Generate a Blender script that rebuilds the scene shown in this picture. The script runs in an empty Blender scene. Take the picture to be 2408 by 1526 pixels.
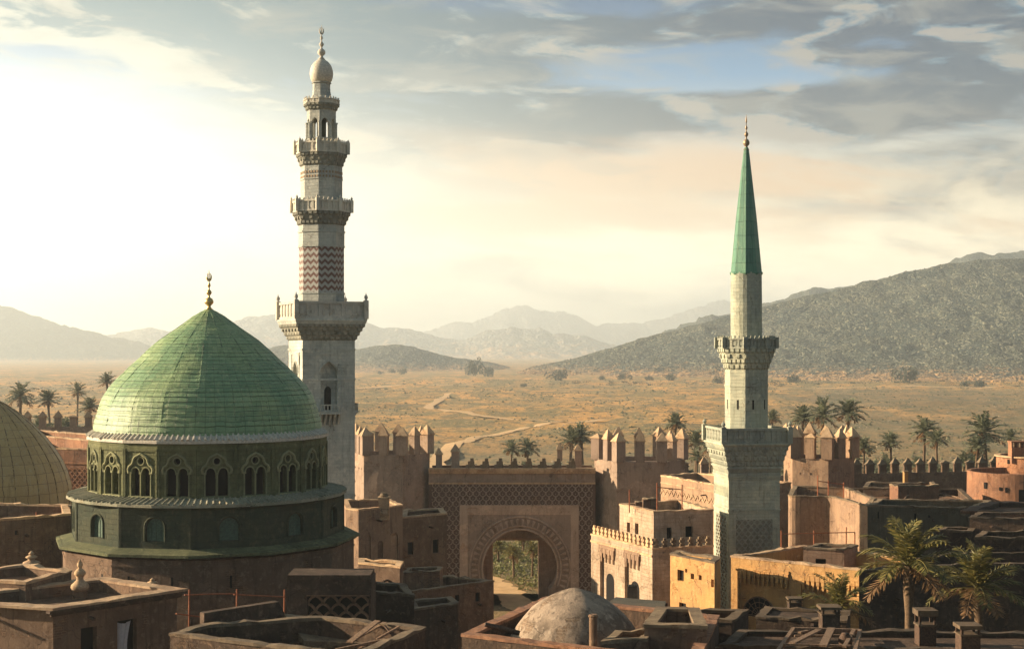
import bpy, math, random
from math import sin, cos, pi, radians, atan2, sqrt
from mathutils import Vector, Matrix, noise
from mathutils.geometry import tessellate_polygon

sc = bpy.context.scene
COL = sc.collection
R = random.Random(7)

# ------------------------------------------------------------------ camera
F, CX, YH, CH = 3371.0, 1204.0, 826.0, 30.0      # measuring frame: focal in px of a 2408 px wide picture, eye height
cam = bpy.data.cameras.new('camera')
cam.sensor_width = 36.0
cam.lens = 36.0 * F / 2408.0
cam.shift_y = (YH - 762.0) / 2408.0
cam.clip_start = 1.0
cam.clip_end = 60000.0
camo = bpy.data.objects.new('camera', cam)
COL.objects.link(camo)
camo.location = (0, 0, CH)
camo.rotation_euler = (pi / 2, 0, 0)
sc.camera = camo

# ------------------------------------------------------------------ light
SUN_AZ = radians(82)      # to the left of the view axis
SUN_EL = radians(16)
to_sun = Vector((-sin(SUN_AZ) * cos(SUN_EL), cos(SUN_AZ) * cos(SUN_EL), sin(SUN_EL)))
sun = bpy.data.lights.new('sun', 'SUN')
sun.energy = 5.0
sun.angle = radians(0.5)
sun.color = (1.0, 0.79, 0.54)
suno = bpy.data.objects.new('sun', sun)
COL.objects.link(suno)
suno.rotation_euler = to_sun.to_track_quat('Z', 'Y').to_euler()
suno.location = to_sun * 500

sc.view_settings.view_transform = 'Standard'
sc.view_settings.look = 'None'
sc.view_settings.gamma = 1.0
sc.view_settings.exposure = 1.55
sc.cycles.use_denoising = True
sc.cycles.max_bounces = 6
sc.cycles.diffuse_bounces = 3
sc.cycles.glossy_bounces = 2
sc.cycles.volume_bounces = 1
sc.cycles.sample_clamp_indirect = 6.0


# ------------------------------------------------------------------ node helper
class NT:
    def __init__(s, tree):
        s.t = tree
        s.n = tree.nodes
        s.n.clear()

    def node(s, typ, ins=None, **props):
        nd = s.n.new(typ)
        for k, v in props.items():
            setattr(nd, k, v)
        if ins:
            for k, v in ins.items():
                sock = nd.inputs[k]
                if isinstance(v, bpy.types.NodeSocket):
                    s.t.links.new(v, sock)
                elif isinstance(v, bpy.types.Node):
                    s.t.links.new(v.outputs[0], sock)
                else:
                    if sock.type == 'RGBA' and not isinstance(v, (int, float)) and len(v) == 3:
                        v = (*v, 1)
                    sock.default_value = v
        return nd

    def m(s, op, a, b=0.0, c=0.0, clamp=False):
        nd = s.node('ShaderNodeMath', {0: a, 1: b, 2: c}, operation=op)
        nd.use_clamp = clamp
        return nd.outputs[0]

    def noise(s, vec, scale, detail=4, rough=.55, dist=0.0):
        return s.node('ShaderNodeTexNoise', {'Vector': vec, 'Scale': scale, 'Detail': detail, 'Roughness': rough, 'Distortion': dist}).outputs[0]

    def map(s, vec, scale=(1, 1, 1), loc=(0, 0, 0), rot=(0, 0, 0)):
        return s.node('ShaderNodeMapping', {'Vector': vec, 'Scale': scale, 'Location': loc, 'Rotation': rot}).outputs[0]

    def rng(s, v, a, b, c=0.0, d=1.0, smooth=True):
        nd = s.node('ShaderNodeMapRange', {0: v, 1: a, 2: b, 3: c, 4: d})
        if smooth:
            nd.interpolation_type = 'SMOOTHSTEP'
        return nd.outputs[0]

    def mix(s, fac, a, b, mode='MIX'):
        nd = s.node('ShaderNodeMix', data_type='RGBA', blend_type=mode)
        for idx, v in ((0, fac), (6, a), (7, b)):
            sock = nd.inputs[idx]
            if isinstance(v, bpy.types.NodeSocket):
                s.t.links.new(v, sock)
            else:
                if idx and len(v) == 3:
                    v = (*v, 1)
                sock.default_value = v
        return nd.outputs[2]

    def ramp(s, fac, stops):
        nd = s.node('ShaderNodeValToRGB', {0: fac})
        el = nd.color_ramp.elements
        while len(el) < len(stops):
            el.new(0.5)
        for e, (p, c) in zip(el, stops):
            e.position = p
            e.color = (*c, 1)
        return nd.outputs[0]


# ------------------------------------------------------------------ world: physical sky, clouds laid over it by direction
w = bpy.data.worlds.new('World')
sc.world = w
w.use_nodes = True
N = NT(w.node_tree)
sky = N.node('ShaderNodeTexSky', sky_type='NISHITA')
sky.sun_disc = False
sky.sun_elevation = SUN_EL
sky.sun_rotation = -SUN_AZ
sky.air_density = 1.4
sky.dust_density = 3.0
gen = N.node('ShaderNodeTexCoord').outputs['Generated']
sep = N.node('ShaderNodeSeparateXYZ', {0: gen})
X_, Y_, Z_ = sep.outputs
az = N.m('ARCTAN2', X_, Y_)                 # 0 straight ahead, + to the right
el = N.m('ARCSINE', Z_)
K = 10.0                                    # colours below are display-linear; Background strength is 1 / K


def gauss(a0, e0, ra, re, pw=1.0):
    da = N.m('DIVIDE', N.m('SUBTRACT', az, radians(a0)), radians(ra))
    de = N.m('DIVIDE', N.m('SUBTRACT', el, radians(e0)), radians(re))
    q = N.m('ADD', N.m('MULTIPLY', da, da), N.m('MULTIPLY', de, de))
    return N.m('EXPONENT', N.m('MULTIPLY', q, -pw))


def D_(r, g, b):
    """a sky colour given as it should be displayed"""
    return tuple((((v / 255 + .055) / 1.055) ** 2.4 if v > 10 else v / 3294) / 2 ** 1.5 for v in (r, g, b))


base = N.ramp(N.rng(el, radians(0), radians(30), smooth=False), [
    (0.00, tuple(v * 3.0 for v in D_(255, 240, 205))), (0.12, tuple(v * 2.1 for v in D_(255, 238, 200))), (0.21, tuple(v * 1.1 for v in D_(240, 222, 188))),
    (0.30, D_(186, 200, 204)), (0.36, D_(104, 158, 200)), (0.46, D_(52, 104, 150)), (1.0, D_(52, 80, 104))])
# brighter toward the sun, unseen sky behind the camera dimmed to keep shadows dark
front = N.rng(N.m('COSINE', N.m('ADD', az, radians(25))), -0.1, 0.80, 0.12, 1.0)
f3 = N.node('ShaderNodeCombineColor', {0: front, 1: front, 2: N.m('POWER', front, .86)}).outputs[0]
base = N.mix(1.0, base, f3, 'MULTIPLY')


def cloud(loc, sx, sy, scale, detail, rough, dist):
    """cloud density, and how much brighter its sunward side is"""
    v = N.node('ShaderNodeCombineXYZ', {0: N.m('ADD', N.m('MULTIPLY', az, sx), N.m('MULTIPLY', el, -sx * .9)), 1: N.m('ADD', N.m('MULTIPLY', el, sy), N.m('MULTIPLY', az, sy * .10)), 2: 0.0}).outputs[0]
    d0 = N.noise(N.map(v, loc=loc), scale, detail, rough, dist)
    d1 = N.noise(N.map(v, loc=(loc[0] - .07, loc[1] - .07, loc[2])), scale, detail, rough, dist)
    return d0, N.m('SUBTRACT', d0, d1)


n1, s1 = cloud((3.3, 1.7, .4), 2.2, 8.0, 2.3, 12, .55, .45)
n2, s2 = cloud((9.1, 4.2, 2.0), 2.6, 10.0, 4.4, 11, .62, .6)
n3, s3 = cloud((1.1, 7.2, 5.0), 1.8, 10.0, 2.4, 8, .60, .2)
blob = N.m('MULTIPLY', N.rng(el, radians(4.5), radians(10.5)), 0.10)
for (a0, e0, ra, re_, k) in ((17.5, 11.3, 7.0, 1.6, .16), (16.5, 9.3, 4.2, .8, .14), (9.5, 9.2, 7, .8, .10), (-3.0, 11.6, 9.5, 1.7, .14), (2.0, 9.4, 6, .8, .10), (-14, 12.9, 7, .9, .06), (12, 12.9, 9, .8, .10),
                             (7.0, 11.3, 5.5, .9, -.24), (13.0, 10.6, 5.0, .55, -.16), (3, 13.4, 5, .5, -.14), (-16, 9, 7, 2.5, -.12), (5, 7.0, 10, 1.0, -.06)):
    blob = N.m('ADD', blob, N.m('MULTIPLY', gauss(a0, e0, ra, re_), k))
q = N.m('ADD', N.m('ADD', N.m('MULTIPLY', n1, .68), N.m('MULTIPLY', n2, .32)), blob)
cm = N.rng(q, 0.475, 0.65)
shade_ = N.rng(N.m('ADD', N.m('MULTIPLY', s1, 3.0), N.m('ADD', N.m('MULTIPLY', s2, 1.6), N.m('MULTIPLY', N.m('SUBTRACT', .62, q), 1.2))), -.22, .30)
dk = N.mix(N.rng(az, radians(12), radians(-16)), D_(8, 62, 98), D_(106, 140, 150))
md = N.mix(N.rng(az, radians(10), radians(-16)), D_(78, 124, 150), D_(186, 194, 182))
lt = N.mix(N.rng(az, radians(10), radians(-16)), D_(226, 196, 162), D_(255, 246, 216))
cc_ = N.mix(N.rng(shade_, .28, .82), dk, md)
cc_ = N.mix(N.m('MULTIPLY', N.rng(shade_, .64, 1.15), .62), cc_, lt)
cc_ = N.mix(1.0, cc_, f3, 'MULTIPLY')
c = N.mix(N.m('MULTIPLY', cm, 0.93), base, cc_)
# low warm streaks in the right half
wm = N.m('MULTIPLY', N.rng(n3, .42, .60), N.m('MULTIPLY', N.rng(el, radians(2.5), radians(5.5)), N.rng(el, radians(9.5), radians(7))))
wm = N.m('MULTIPLY', wm, front)
c = N.mix(N.m('MULTIPLY', wm, 0.75), c, D_(246, 192, 140))
gm = N.m('MULTIPLY', N.m('MULTIPLY', N.rng(n2, .47, .66), front), N.m('MULTIPLY', N.rng(el, radians(4.5), radians(7)), 0.5))
c = N.mix(gm, c, D_(170, 168, 158))
# glow round the low sun
g1 = gauss(-23, 6.0, 13, 4.2)
g2 = gauss(-14, 3.4, 20, 4.4)
c = N.mix(N.m('MULTIPLY', g2, .8, clamp=True), c, tuple(v * 1.35 for v in D_(255, 248, 222)))
c = N.mix(N.m('MULTIPLY', g1, 1.0, clamp=True), c, tuple(v * 2.0 for v in D_(255, 252, 236)))
backm = N.rng(N.m('COSINE', N.m('ADD', az, radians(25))), 0.45, -0.15)
c = N.mix(backm, c, N.mix(N.rng(el, radians(0), radians(50)), D_(90, 126, 146), D_(72, 106, 130)))  # unseen rear sky coloured to set the fill on camera-facing walls
low = N.rng(el, radians(-0.5), radians(-6))
c = N.mix(low, c, (0.06, 0.05, 0.04))
add = N.mix(1.0, N.mix(1.0, c, (K, K, K), 'MULTIPLY'), N.mix(1.0, sky.outputs[0], (0.03, 0.03, 0.03), 'MULTIPLY'), 'ADD')
bg = N.node('ShaderNodeBackground', {'Color': add, 'Strength': 1.0 / K})
N.node('ShaderNodeOutputWorld', {'Surface': bg.outputs[0]})


# ------------------------------------------------------------------ measuring helpers
def P(x, y, D):
    return Vector(((x - CX) / F * D, D, CH - (y - YH) / F * D))


def G(x, y, z):
    D = F * (CH - z) / (y - YH)
    return Vector(((x - CX) / F * D, D, z))


def zof(y, D):
    return CH - (y - YH) / F * D


def xof(x, D):
    return (x - CX) / F * D


def on_face(a, b, x, y):
    """where the sight line of a measured point meets the vertical plane a-b: distance along a->b, and height"""
    dx = (x - CX) / F
    ux, uy = b.x - a.x, b.y - a.y
    # a + t*u = s*(dx,1)
    det = ux * (-1) - uy * (-dx)
    t = ((-a.x) * (-1) - (-a.y) * (-dx)) / det
    D = a.y + t * uy
    return t * sqrt(ux * ux + uy * uy), zof(y, D)


# ------------------------------------------------------------------ objects
def empty(name, loc=(0, 0, 0), rz=0.0, **props):
    o = bpy.data.objects.new(name, None)
    COL.objects.link(o)
    o.location = loc
    o.rotation_euler = (0, 0, rz)
    o.empty_display_size = 0.3
    for k, v in props.items():
        o[k] = v
    return o


def thing(name, label, cat, loc=(0, 0, 0), rz=0.0, group=None):
    o = empty(name, loc, rz, label=label, category=cat)
    if group:
        o['group'] = group
    return o


def dup(root, loc=None, rz=None, label=None, scale=None):
    r = root.copy()
    COL.objects.link(r)
    if loc is not None:
        r.location = loc
    if rz is not None:
        r.rotation_euler = (0, 0, rz)
    if scale is not None:
        r.scale = (scale,) * 3
    if label:
        r['label'] = label
    for ch in list(root.children):
        cc = ch.copy()
        COL.objects.link(cc)
        cc.parent = r
        for g in list(ch.children):
            d = g.copy()
            COL.objects.link(d)
            d.parent = cc
    return r


def dup_part(o, rz=None, loc=None):
    cc = o.copy()
    COL.objects.link(cc)
    if rz is not None:
        cc.rotation_euler = (0, 0, rz)
    if loc is not None:
        cc.location = loc
    for g in list(o.children):
        d = g.copy()
        COL.objects.link(d)
        d.parent = cc
    return cc


def world_to(o, v):
    """world point -> local space of an empty that has only location and z rotation (parents followed)"""
    chain = []
    while o is not None:
        chain.append(o)
        o = o.parent
    for p in reversed(chain):
        v = v - p.location
        a = -p.rotation_euler[2]
        v = Vector((v.x * cos(a) - v.y * sin(a), v.x * sin(a) + v.y * cos(a), v.z))
    return v


class MB:
    def __init__(s):
        s.v, s.f, s.uv = [], [], {}

    def add(s, pts, faces, uvs=None):
        b = len(s.v)
        s.v += [Vector(p) for p in pts]
        for i, fc in enumerate(faces):
            if uvs:
                s.uv[len(s.f)] = uvs[i]
            s.f.append([b + k for k in fc])

    def poly(s, pts, uv=None):
        s.add(pts, [range(len(pts))], [uv] if uv else None)

    def hexa(s, lo, hi, capb=True):
        """two matching loops of points joined"""
        n = len(lo)
        fs = [(i, (i + 1) % n, n + (i + 1) % n, n + i) for i in range(n)]
        fs.append(tuple(range(n, 2 * n)))
        if capb:
            fs.append(tuple(range(n - 1, -1, -1)))
        s.add(list(lo) + list(hi), fs)

    def box(s, x0, x1, y0, y1, z0, z1):
        s.hexa([(x0, y0, z0), (x1, y0, z0), (x1, y1, z0), (x0, y1, z0)], [(x0, y0, z1), (x1, y0, z1), (x1, y1, z1), (x0, y1, z1)])

    def obox(s, o, u, n, u0, u1, z0, z1, d0, d1):
        """box on a wall: along u, heights z0..z1, standing from d0 to d1 along the outward normal n"""
        a = [o + u * uu + n * dd for uu, dd in ((u0, d1), (u1, d1), (u1, d0), (u0, d0))]
        s.hexa([Vector((p.x, p.y, z0)) for p in a], [Vector((p.x, p.y, z1)) for p in a])

    def beam(s, a, b, wd, ht=None, up=Vector((0, 0, 1))):
        a, b = Vector(a), Vector(b)
        ht = ht or wd
        d = (b - a).normalized()
        sd = d.cross(up)
        if sd.length < 1e-4:
            sd = d.cross(Vector((1, 0, 0)))
        sd.normalize()
        u2 = sd.cross(d).normalized()
        q = [sd * wd / 2 + u2 * ht / 2, sd * -wd / 2 + u2 * ht / 2, sd * -wd / 2 - u2 * ht / 2, sd * wd / 2 - u2 * ht / 2]
        s.hexa([a + k for k in q], [b + k for k in q])

    def tube(s, pts, rad, n=6, cap=True):
        pts = [Vector(p) for p in pts]
        rings = []
        prev = None
        for i, p in enumerate(pts):
            d = (pts[min(i + 1, len(pts) - 1)] - pts[max(i - 1, 0)]).normalized()
            a = d.cross(Vector((0, 0, 1))) if prev is None else prev - d * prev.dot(d)
            if a.length < 1e-4:
                a = d.cross(Vector((1, 0, 0)))
            a.normalize()
            prev = a
            b = d.cross(a)
            r = rad[i] if isinstance(rad, (list, tuple)) else rad
            rings.append([p + a * cos(t * 2 * pi / n) * r + b * sin(t * 2 * pi / n) * r for t in range(n)])
        V = [q for rg in rings for q in rg]
        fs = []
        for i in range(len(rings) - 1):
            for t in range(n):
                u = (t + 1) % n
                fs.append((i * n + t, i * n + u, (i + 1) * n + u, (i + 1) * n + t))
        if cap:
            fs.append(tuple(range(n - 1, -1, -1)))
            fs.append(tuple(range((len(rings) - 1) * n, len(rings) * n)))
        s.add(V, fs)

    def lathe(s, prof, n=32, phase=0.0, c=(0, 0), rmod=None, cap=True):
        """prof: (r, z) from bottom to top; u runs 0..n round, v is z"""
        V, fs, uvs = [], [], []
        for (r, z) in prof:
            for k in range(n):
                a = phase + 2 * pi * k / n
                rr = r * (rmod(k) if rmod else 1)
                V.append((c[0] + rr * cos(a), c[1] + rr * sin(a), z))
        dist = [0]
        for i in range(1, len(prof)):
            dist.append(dist[-1] + sqrt((prof[i][0] - prof[i - 1][0]) ** 2 + (prof[i][1] - prof[i - 1][1]) ** 2))
        for i in range(len(prof) - 1):
            for k in range(n):
                l = (k + 1) % n
                fs.append((i * n + k, i * n + l, (i + 1) * n + l, (i + 1) * n + k))
                uvs.append([(k, dist[i]), (k + 1, dist[i]), (k + 1, dist[i + 1]), (k, dist[i + 1])])
        s.add(V, fs, uvs)
        if cap:
            m = len(prof)
            b = len(s.v) - len(V)
            if prof[-1][0] > 1e-3:
                s.f.append([b + (m - 1) * n + k for k in range(n)])
            if prof[0][0] > 1e-3:
                s.f.append([b + k for k in range(n - 1, -1, -1)])

    def panel(s, o, u, n, outer, holes, depth, back=False):
        """flat wall with real openings: o origin (z ignored), u along, n outward; outlines in (along, height)"""
        def pt(q, d=0.0):
            return Vector((o.x + u.x * q[0] - n.x * d, o.y + u.y * q[0] - n.y * d, q[1]))
        loops = [outer] + holes
        flat = [q for lp in loops for q in lp]
        tris = tessellate_polygon([[Vector((q[0], q[1], 0)) for q in lp] for lp in loops]) if holes else [tuple(range(len(outer)))]
        s.add([pt(q) for q in flat], [tuple(t) for t in tris])
        if back:
            s.add([pt(q, depth) for q in flat], [tuple(t) for t in tris])
        for h in holes:
            m = len(h)
            s.add([pt(q) for q in h] + [pt(q, depth) for q in h], [(i, (i + 1) % m, m + (i + 1) % m, m + i) for i in range(m)])

    def build(s, name, mat, parent=None, smooth=False, world=False, loc=None):
        me = bpy.data.meshes.new(name)
        vs = s.v
        if world and parent is not None:
            vs = [world_to(parent, v) for v in vs]
        me.from_pydata([tuple(v) for v in vs], [], [tuple(f) for f in s.f])
        if s.uv:
            L = me.uv_layers.new(name='UVMap').data
            for i, p in enumerate(me.polygons):
                if i in s.uv:
                    for j, li in enumerate(p.loop_indices):
                        L[li].uv = s.uv[i][j]
        me.materials.append(mat)
        if smooth:
            me.polygons.foreach_set('use_smooth', [True] * len(me.polygons))
        me.update()
        o = bpy.data.objects.new(name, me)
        COL.objects.link(o)
        if parent is not None:
            o.parent = parent
        if loc is not None:
            o.location = loc
        return o


def structure(o):
    o['kind'] = 'structure'
    return o


def rect(u0, u1, z0, z1):
    return [(u0, z0), (u1, z0), (u1, z1), (u0, z1)]


def arch(u0, u1, z0, z1, k='round', n=8):
    """outline of an arched opening, counter-clockwise from the lower left; z1 is its crown"""
    c, r = (u0 + u1) / 2, (u1 - u0) / 2
    pts = [(u0, z0), (u1, z0)]
    if k == 'round':
        zs = z1 - r
        pts += [(c + r * cos(t * pi / (2 * n)), zs + r * sin(t * pi / (2 * n))) for t in range(0, 2 * n + 1)]
    elif k == 'point':
        hgt = r * 1.35
        zs = z1 - hgt
        right = []
        for t in range(n + 1):
            a = t / n
            right.append((c + r * (1 - a ** 1.9), zs + hgt * (a ** 0.85 if a else 0)))
        pts += right
        pts += [(2 * c - x, z) for x, z in reversed(right[:-1])]
    return pts


def circle(u, z, r, n=14):
    return [(u + r * cos(2 * pi * k / n), z + r * sin(2 * pi * k / n)) for k in range(n)]


def inset(poly, d):
    """offset a 2-D polygon inward by d (negative: outward)"""
    n = len(poly)
    A = sum(poly[i][0] * poly[(i + 1) % n][1] - poly[(i + 1) % n][0] * poly[i][1] for i in range(n))
    sg = 1 if A > 0 else -1
    out = []
    for i in range(n):
        p0, p1, p2 = Vector(poly[i - 1][:2]), Vector(poly[i][:2]), Vector(poly[(i + 1) % n][:2])
        e1, e2 = (p1 - p0).normalized(), (p2 - p1).normalized()
        n1, n2 = Vector((-e1.y, e1.x)) * sg, Vector((-e2.y, e2.x)) * sg
        b = n1 + n2
        if b.length < 1e-4:
            b = n1
        b.normalize()
        q = p1 + b * (d / max(0.3, b.dot(n1)))
        out.append((q.x, q.y))
    return out


# ------------------------------------------------------------------ materials
def new_mat(name):
    m = bpy.data.materials.new(name)
    m.use_nodes = True
    return m, NT(m.node_tree)


def finish(N, col, rough=0.9, height=None, dist=0.03, strength=0.6, metal=0.0, spec=0.3, **kw):
    ins = {'Base Color': col, 'Roughness': rough, 'Metallic': metal, 'Specular IOR Level': spec}
    if height is not None:
        ins['Normal'] = N.node('ShaderNodeBump', {'Height': height, 'Distance': dist, 'Strength': strength}).outputs[0]
    ins.update(kw)
    b = N.node('ShaderNodeBsdfPrincipled', ins)
    N.node('ShaderNodeOutputMaterial', {'Surface': b.outputs[0]})
    return b


def plaster(name, c1, c2, c3, streak=.5, bump=.05, brick=None, grime=(0.05, 0.035, 0.025), rough=.92):
    """old render or stone: c1 main, c2 worn patches, c3 pale spots; soot streaks; optional courses brick=(w, h)"""
    m, N = new_mat(name)
    co = N.node('ShaderNodeTexCoord').outputs['Object']
    a = N.noise(co, .45, 7, .62)
    b = N.noise(co, 2.6, 8, .68, .3)
    d = N.noise(co, 14, 6, .7)
    c = N.mix(N.rng(a, .40, .62), c1, c2)
    c = N.mix(N.m('MULTIPLY', N.rng(b, .50, .72), .8), c, c3)
    st = N.noise(N.map(co, scale=(1.6, 1.6, .16)), 2.2, 6, .65, .2)
    c = N.mix(N.m('MULTIPLY', N.rng(st, .50, .72), streak), c, grime)
    fl = N.noise(co, 6.0, 7, .75, .5)
    c = N.mix(N.m('MULTIPLY', N.rng(fl, .60, .70), .55 * min(1, streak * 1.6)), c, grime)
    c = N.mix(N.m('MULTIPLY', N.rng(d, .35, .75), .35), c, N.mix(1.0, c, (.55, .52, .50), 'MULTIPLY'))
    vc = N.node('ShaderNodeTexVoronoi', {'Vector': N.node('ShaderNodeVectorMath', {0: co, 1: N.node('ShaderNodeVectorMath', {0: N.node('ShaderNodeTexNoise', {'Vector': co, 'Scale': 1.3, 'Detail': 4.0}).outputs['Color'], 1: (1.2, 1.2, 1.2)}, operation='MULTIPLY').outputs[0]}, operation='ADD').outputs[0], 'Scale': .55}, feature='DISTANCE_TO_EDGE').outputs['Distance']
    crk = N.m('MULTIPLY', N.rng(vc, .012, .002), N.rng(a, .45, .60))
    c = N.mix(N.m('MULTIPLY', crk, .7), c, grime)
    pt_ = N.node('ShaderNodeTexVoronoi', {'Vector': N.map(co, scale=(.5, .5, .8)), 'Scale': .8})
    pr_ = N.node('ShaderNodeSeparateColor', {0: pt_.outputs['Color']}).outputs[0]
    c = N.mix(N.m('MULTIPLY', N.m('MULTIPLY', N.rng(pr_, .72, .80), N.rng(b, .40, .52)), .5), c, N.mix(1.0, c, (1.35, 1.3, 1.25), 'MULTIPLY'))
    h = N.m('ADD', N.m('MULTIPLY', b, .9), N.m('MULTIPLY', d, .35))
    h = N.m('SUBTRACT', h, N.m('MULTIPLY', crk, .5))
    if not brick:
        # render fallen off in patches, brickwork showing
        sp0 = N.node('ShaderNodeSeparateXYZ', {0: co})
        bv0 = N.node('ShaderNodeCombineXYZ', {0: N.m('ADD', sp0.outputs[0], N.m('MULTIPLY', sp0.outputs[1], .83)), 1: sp0.outputs[2], 2: 0.0}).outputs[0]
        b0 = N.node('ShaderNodeTexBrick', {'Vector': bv0, 'Color1': (.6, .52, .45), 'Color2': (1.1, .95, .82), 'Mortar': (1.35, 1.3, 1.2), 'Scale': 1.0, 'Mortar Size': .022, 'Mortar Smooth': .3, 'Brick Width': .34, 'Row Height': .12})
        off = N.noise(N.map(co, loc=(31, 7, 13)), .55, 8, .70, .3)
        fall = N.rng(off, .585, .60)
        c = N.mix(N.m('MULTIPLY', fall, .75), c, N.mix(1.0, N.mix(.5, c, c2), b0.outputs['Color'], 'MULTIPLY'))
        h = N.m('SUBTRACT', h, N.m('MULTIPLY', fall, N.m('ADD', .6, N.m('MULTIPLY', b0.outputs['Fac'], .5))))
    if brick:
        sp = N.node('ShaderNodeSeparateXYZ', {0: co})
        wob = N.noise(co, 1.4, 3, .5)
        along = N.m('ADD', N.m('ADD', sp.outputs[0], N.m('MULTIPLY', sp.outputs[1], .83)), N.m('MULTIPLY', wob, .12))
        up = N.m('ADD', sp.outputs[2], N.m('MULTIPLY', wob, .10))
        bv = N.node('ShaderNodeCombineXYZ', {0: along, 1: up, 2: 0.0}).outputs[0]
        bt = N.node('ShaderNodeTexBrick', {'Vector': bv, 'Color1': (.75, .75, .75), 'Color2': (1.15, 1.15, 1.15), 'Mortar': (.5, .48, .45), 'Scale': 1.0,
                                           'Mortar Size': .012 + .02 * brick[1], 'Mortar Smooth': .5, 'Brick Width': brick[0], 'Row Height': brick[1]})
        c = N.mix(.32, c, N.mix(1.0, c, bt.outputs['Color'], 'MULTIPLY'))
        h = N.m('SUBTRACT', h, N.m('MULTIPLY', bt.outputs['Fac'], .32))
    rnd_ = N.node('ShaderNodeObjectInfo').outputs['Random']
    tint = N.mix(rnd_, (.80, .79, .80), (1.16, 1.12, 1.05))
    c = N.mix(1.0, c, tint, 'MULTIPLY')
    finish(N, c, rough, h, bump, .9)
    return m


def simple(name, col, rough=.8, metal=0.0, var=.25, scale=8, bump=.01):
    m, N = new_mat(name)
    co = N.node('ShaderNodeTexCoord').outputs['Object']
    n = N.noise(co, scale, 6, .65)
    c = N.mix(N.rng(n, .3, .7), tuple(k * (1 - var) for k in col), tuple(k * (1 + var) for k in col))
    finish(N, c, rough, n, bump, .7, metal)
    return m


M = {}
M['ochre'] = plaster('ochre_render', (.46, .27, .105), (.38, .22, .095), (.56, .37, .17), .42, .06, None)
M['pink'] = plaster('pink_render', (.34, .225, .145), (.28, .185, .125), (.42, .30, .20), .48, .05)
M['pinkbrick'] = plaster('pink_stone', (.34, .215, .145), (.40, .26, .175), (.46, .33, .24), .4, .05, (.6, .3))
M['white'] = plaster('limewashed_render', (.57, .43, .30), (.45, .33, .22), (.66, .53, .39), .45, .05, (.62, .27))
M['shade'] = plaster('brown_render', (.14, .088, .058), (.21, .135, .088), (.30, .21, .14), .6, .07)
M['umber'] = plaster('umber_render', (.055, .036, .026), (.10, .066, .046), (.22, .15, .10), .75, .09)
M['olive'] = plaster('mossy_render', (.085, .08, .06), (.115, .10, .07), (.14, .12, .085), .6, .07)
M['red'] = plaster('red_render', (.30, .15, .085), (.23, .12, .075), (.38, .22, .13), .5, .06)
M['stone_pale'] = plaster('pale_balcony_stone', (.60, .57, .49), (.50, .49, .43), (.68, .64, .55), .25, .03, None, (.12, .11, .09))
M['stone_dk'] = plaster('dark_corbel_stone', (.27, .27, .225), (.20, .21, .18), (.40, .38, .31), .4, .05, None, (.06, .055, .045))  # darker stone tone for corbels and a lattice bed
M['stone'] = plaster('grey_ashlar', (.48, .50, .46), (.37, .395, .37), (.60, .59, .53), .34, .05, (.62, .27), (.10, .09, .07))
M['stone_y'] = plaster('yellow_grey_ashlar', (.43, .45, .35), (.32, .35, .295), (.55, .53, .41), .38, .05, (.62, .27), (.09, .08, .055))
M['tower'] = plaster('tower_render', (.375, .275, .205), (.30, .22, .165), (.46, .35, .265), .34, .05)
M['carve'] = plaster('carved_plaster', (.46, .345, .265), (.40, .295, .225), (.54, .42, .33), .3, .04)
M['carve_bed'] = plaster('carved_plaster_bed', (.15, .095, .068), (.19, .12, .085), (.22, .145, .10), .3, .04)
M['drum'] = plaster('green_stained_stone', (.15, .16, .075), (.10, .115, .055), (.24, .23, .115), .55, .07, (.55, .27), (.03, .04, .02))
M['drum2'] = plaster('dark_stained_stone', (.058, .066, .038), (.042, .058, .036), (.10, .10, .058), .55, .07, (.6, .3), (.02, .025, .02))
M['roofdirt'] = plaster('earth_roof', (.20, .115, .065), (.12, .07, .045), (.32, .20, .11), .3, .10)
M['coping'] = plaster('worn_sunlit_coping', (.54, .38, .23), (.40, .26, .16), (.68, .52, .34), .35, .06)  # pale tone puts the sunlit rims of wall tops into the colour
M['coping_dk'] = plaster('dark_coping', (.22, .165, .105), (.15, .11, .075), (.32, .25, .165), .4, .06)
M['coping_black'] = plaster('blackish_coping', (.12, .085, .055), (.08, .06, .04), (.19, .14, .10), .5, .07)  # near-black coping tone
M['drum_trim'] = plaster('pale_green_trim', (.25, .255, .14), (.19, .205, .115), (.32, .31, .18), .3, .03, None, (.06, .07, .04))
M['chalk'] = plaster('chalky_dome_render', (.34, .265, .20), (.15, .115, .085), (.48, .39, .30), .7, .08, None, (.07, .055, .045))
M['dark'] = simple('unlit_interior', (.016, .013, .011), .9)
M['void'] = simple('deep_shadowed_room', (.006, .005, .005), .9)
M['greenglass'] = simple('painted_green_shutter', (.06, .11, .075), .5)
M['gold'] = simple('tarnished_gilding', (.62, .43, .17), .38, .75)
M['bronze'] = simple('dull_bronze', (.30, .22, .14), .5, .5)
M['lead'] = simple('pale_lead', (.52, .47, .38), .6)
M['wood'] = simple('weathered_timber', (.19, .12, .075), .85, 0, .45, 11, .02)
M['wooddk'] = simple('dark_timber', (.075, .045, .03), .85, 0, .4, 11, .02)
M['pipe'] = simple('rusty_iron', (.30, .10, .045), .75)
M['cloth'] = simple('grey_blue_cloth', (.42, .42, .44), .9, 0, .1)
M['tile'] = plaster('grey_roof_tile', (.30, .29, .22), (.22, .23, .17), (.42, .40, .32), .3, .03)
M['trunk'] = simple('palm_bark', (.13, .085, .05), .95, 0, .4, 9, .04)


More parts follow.
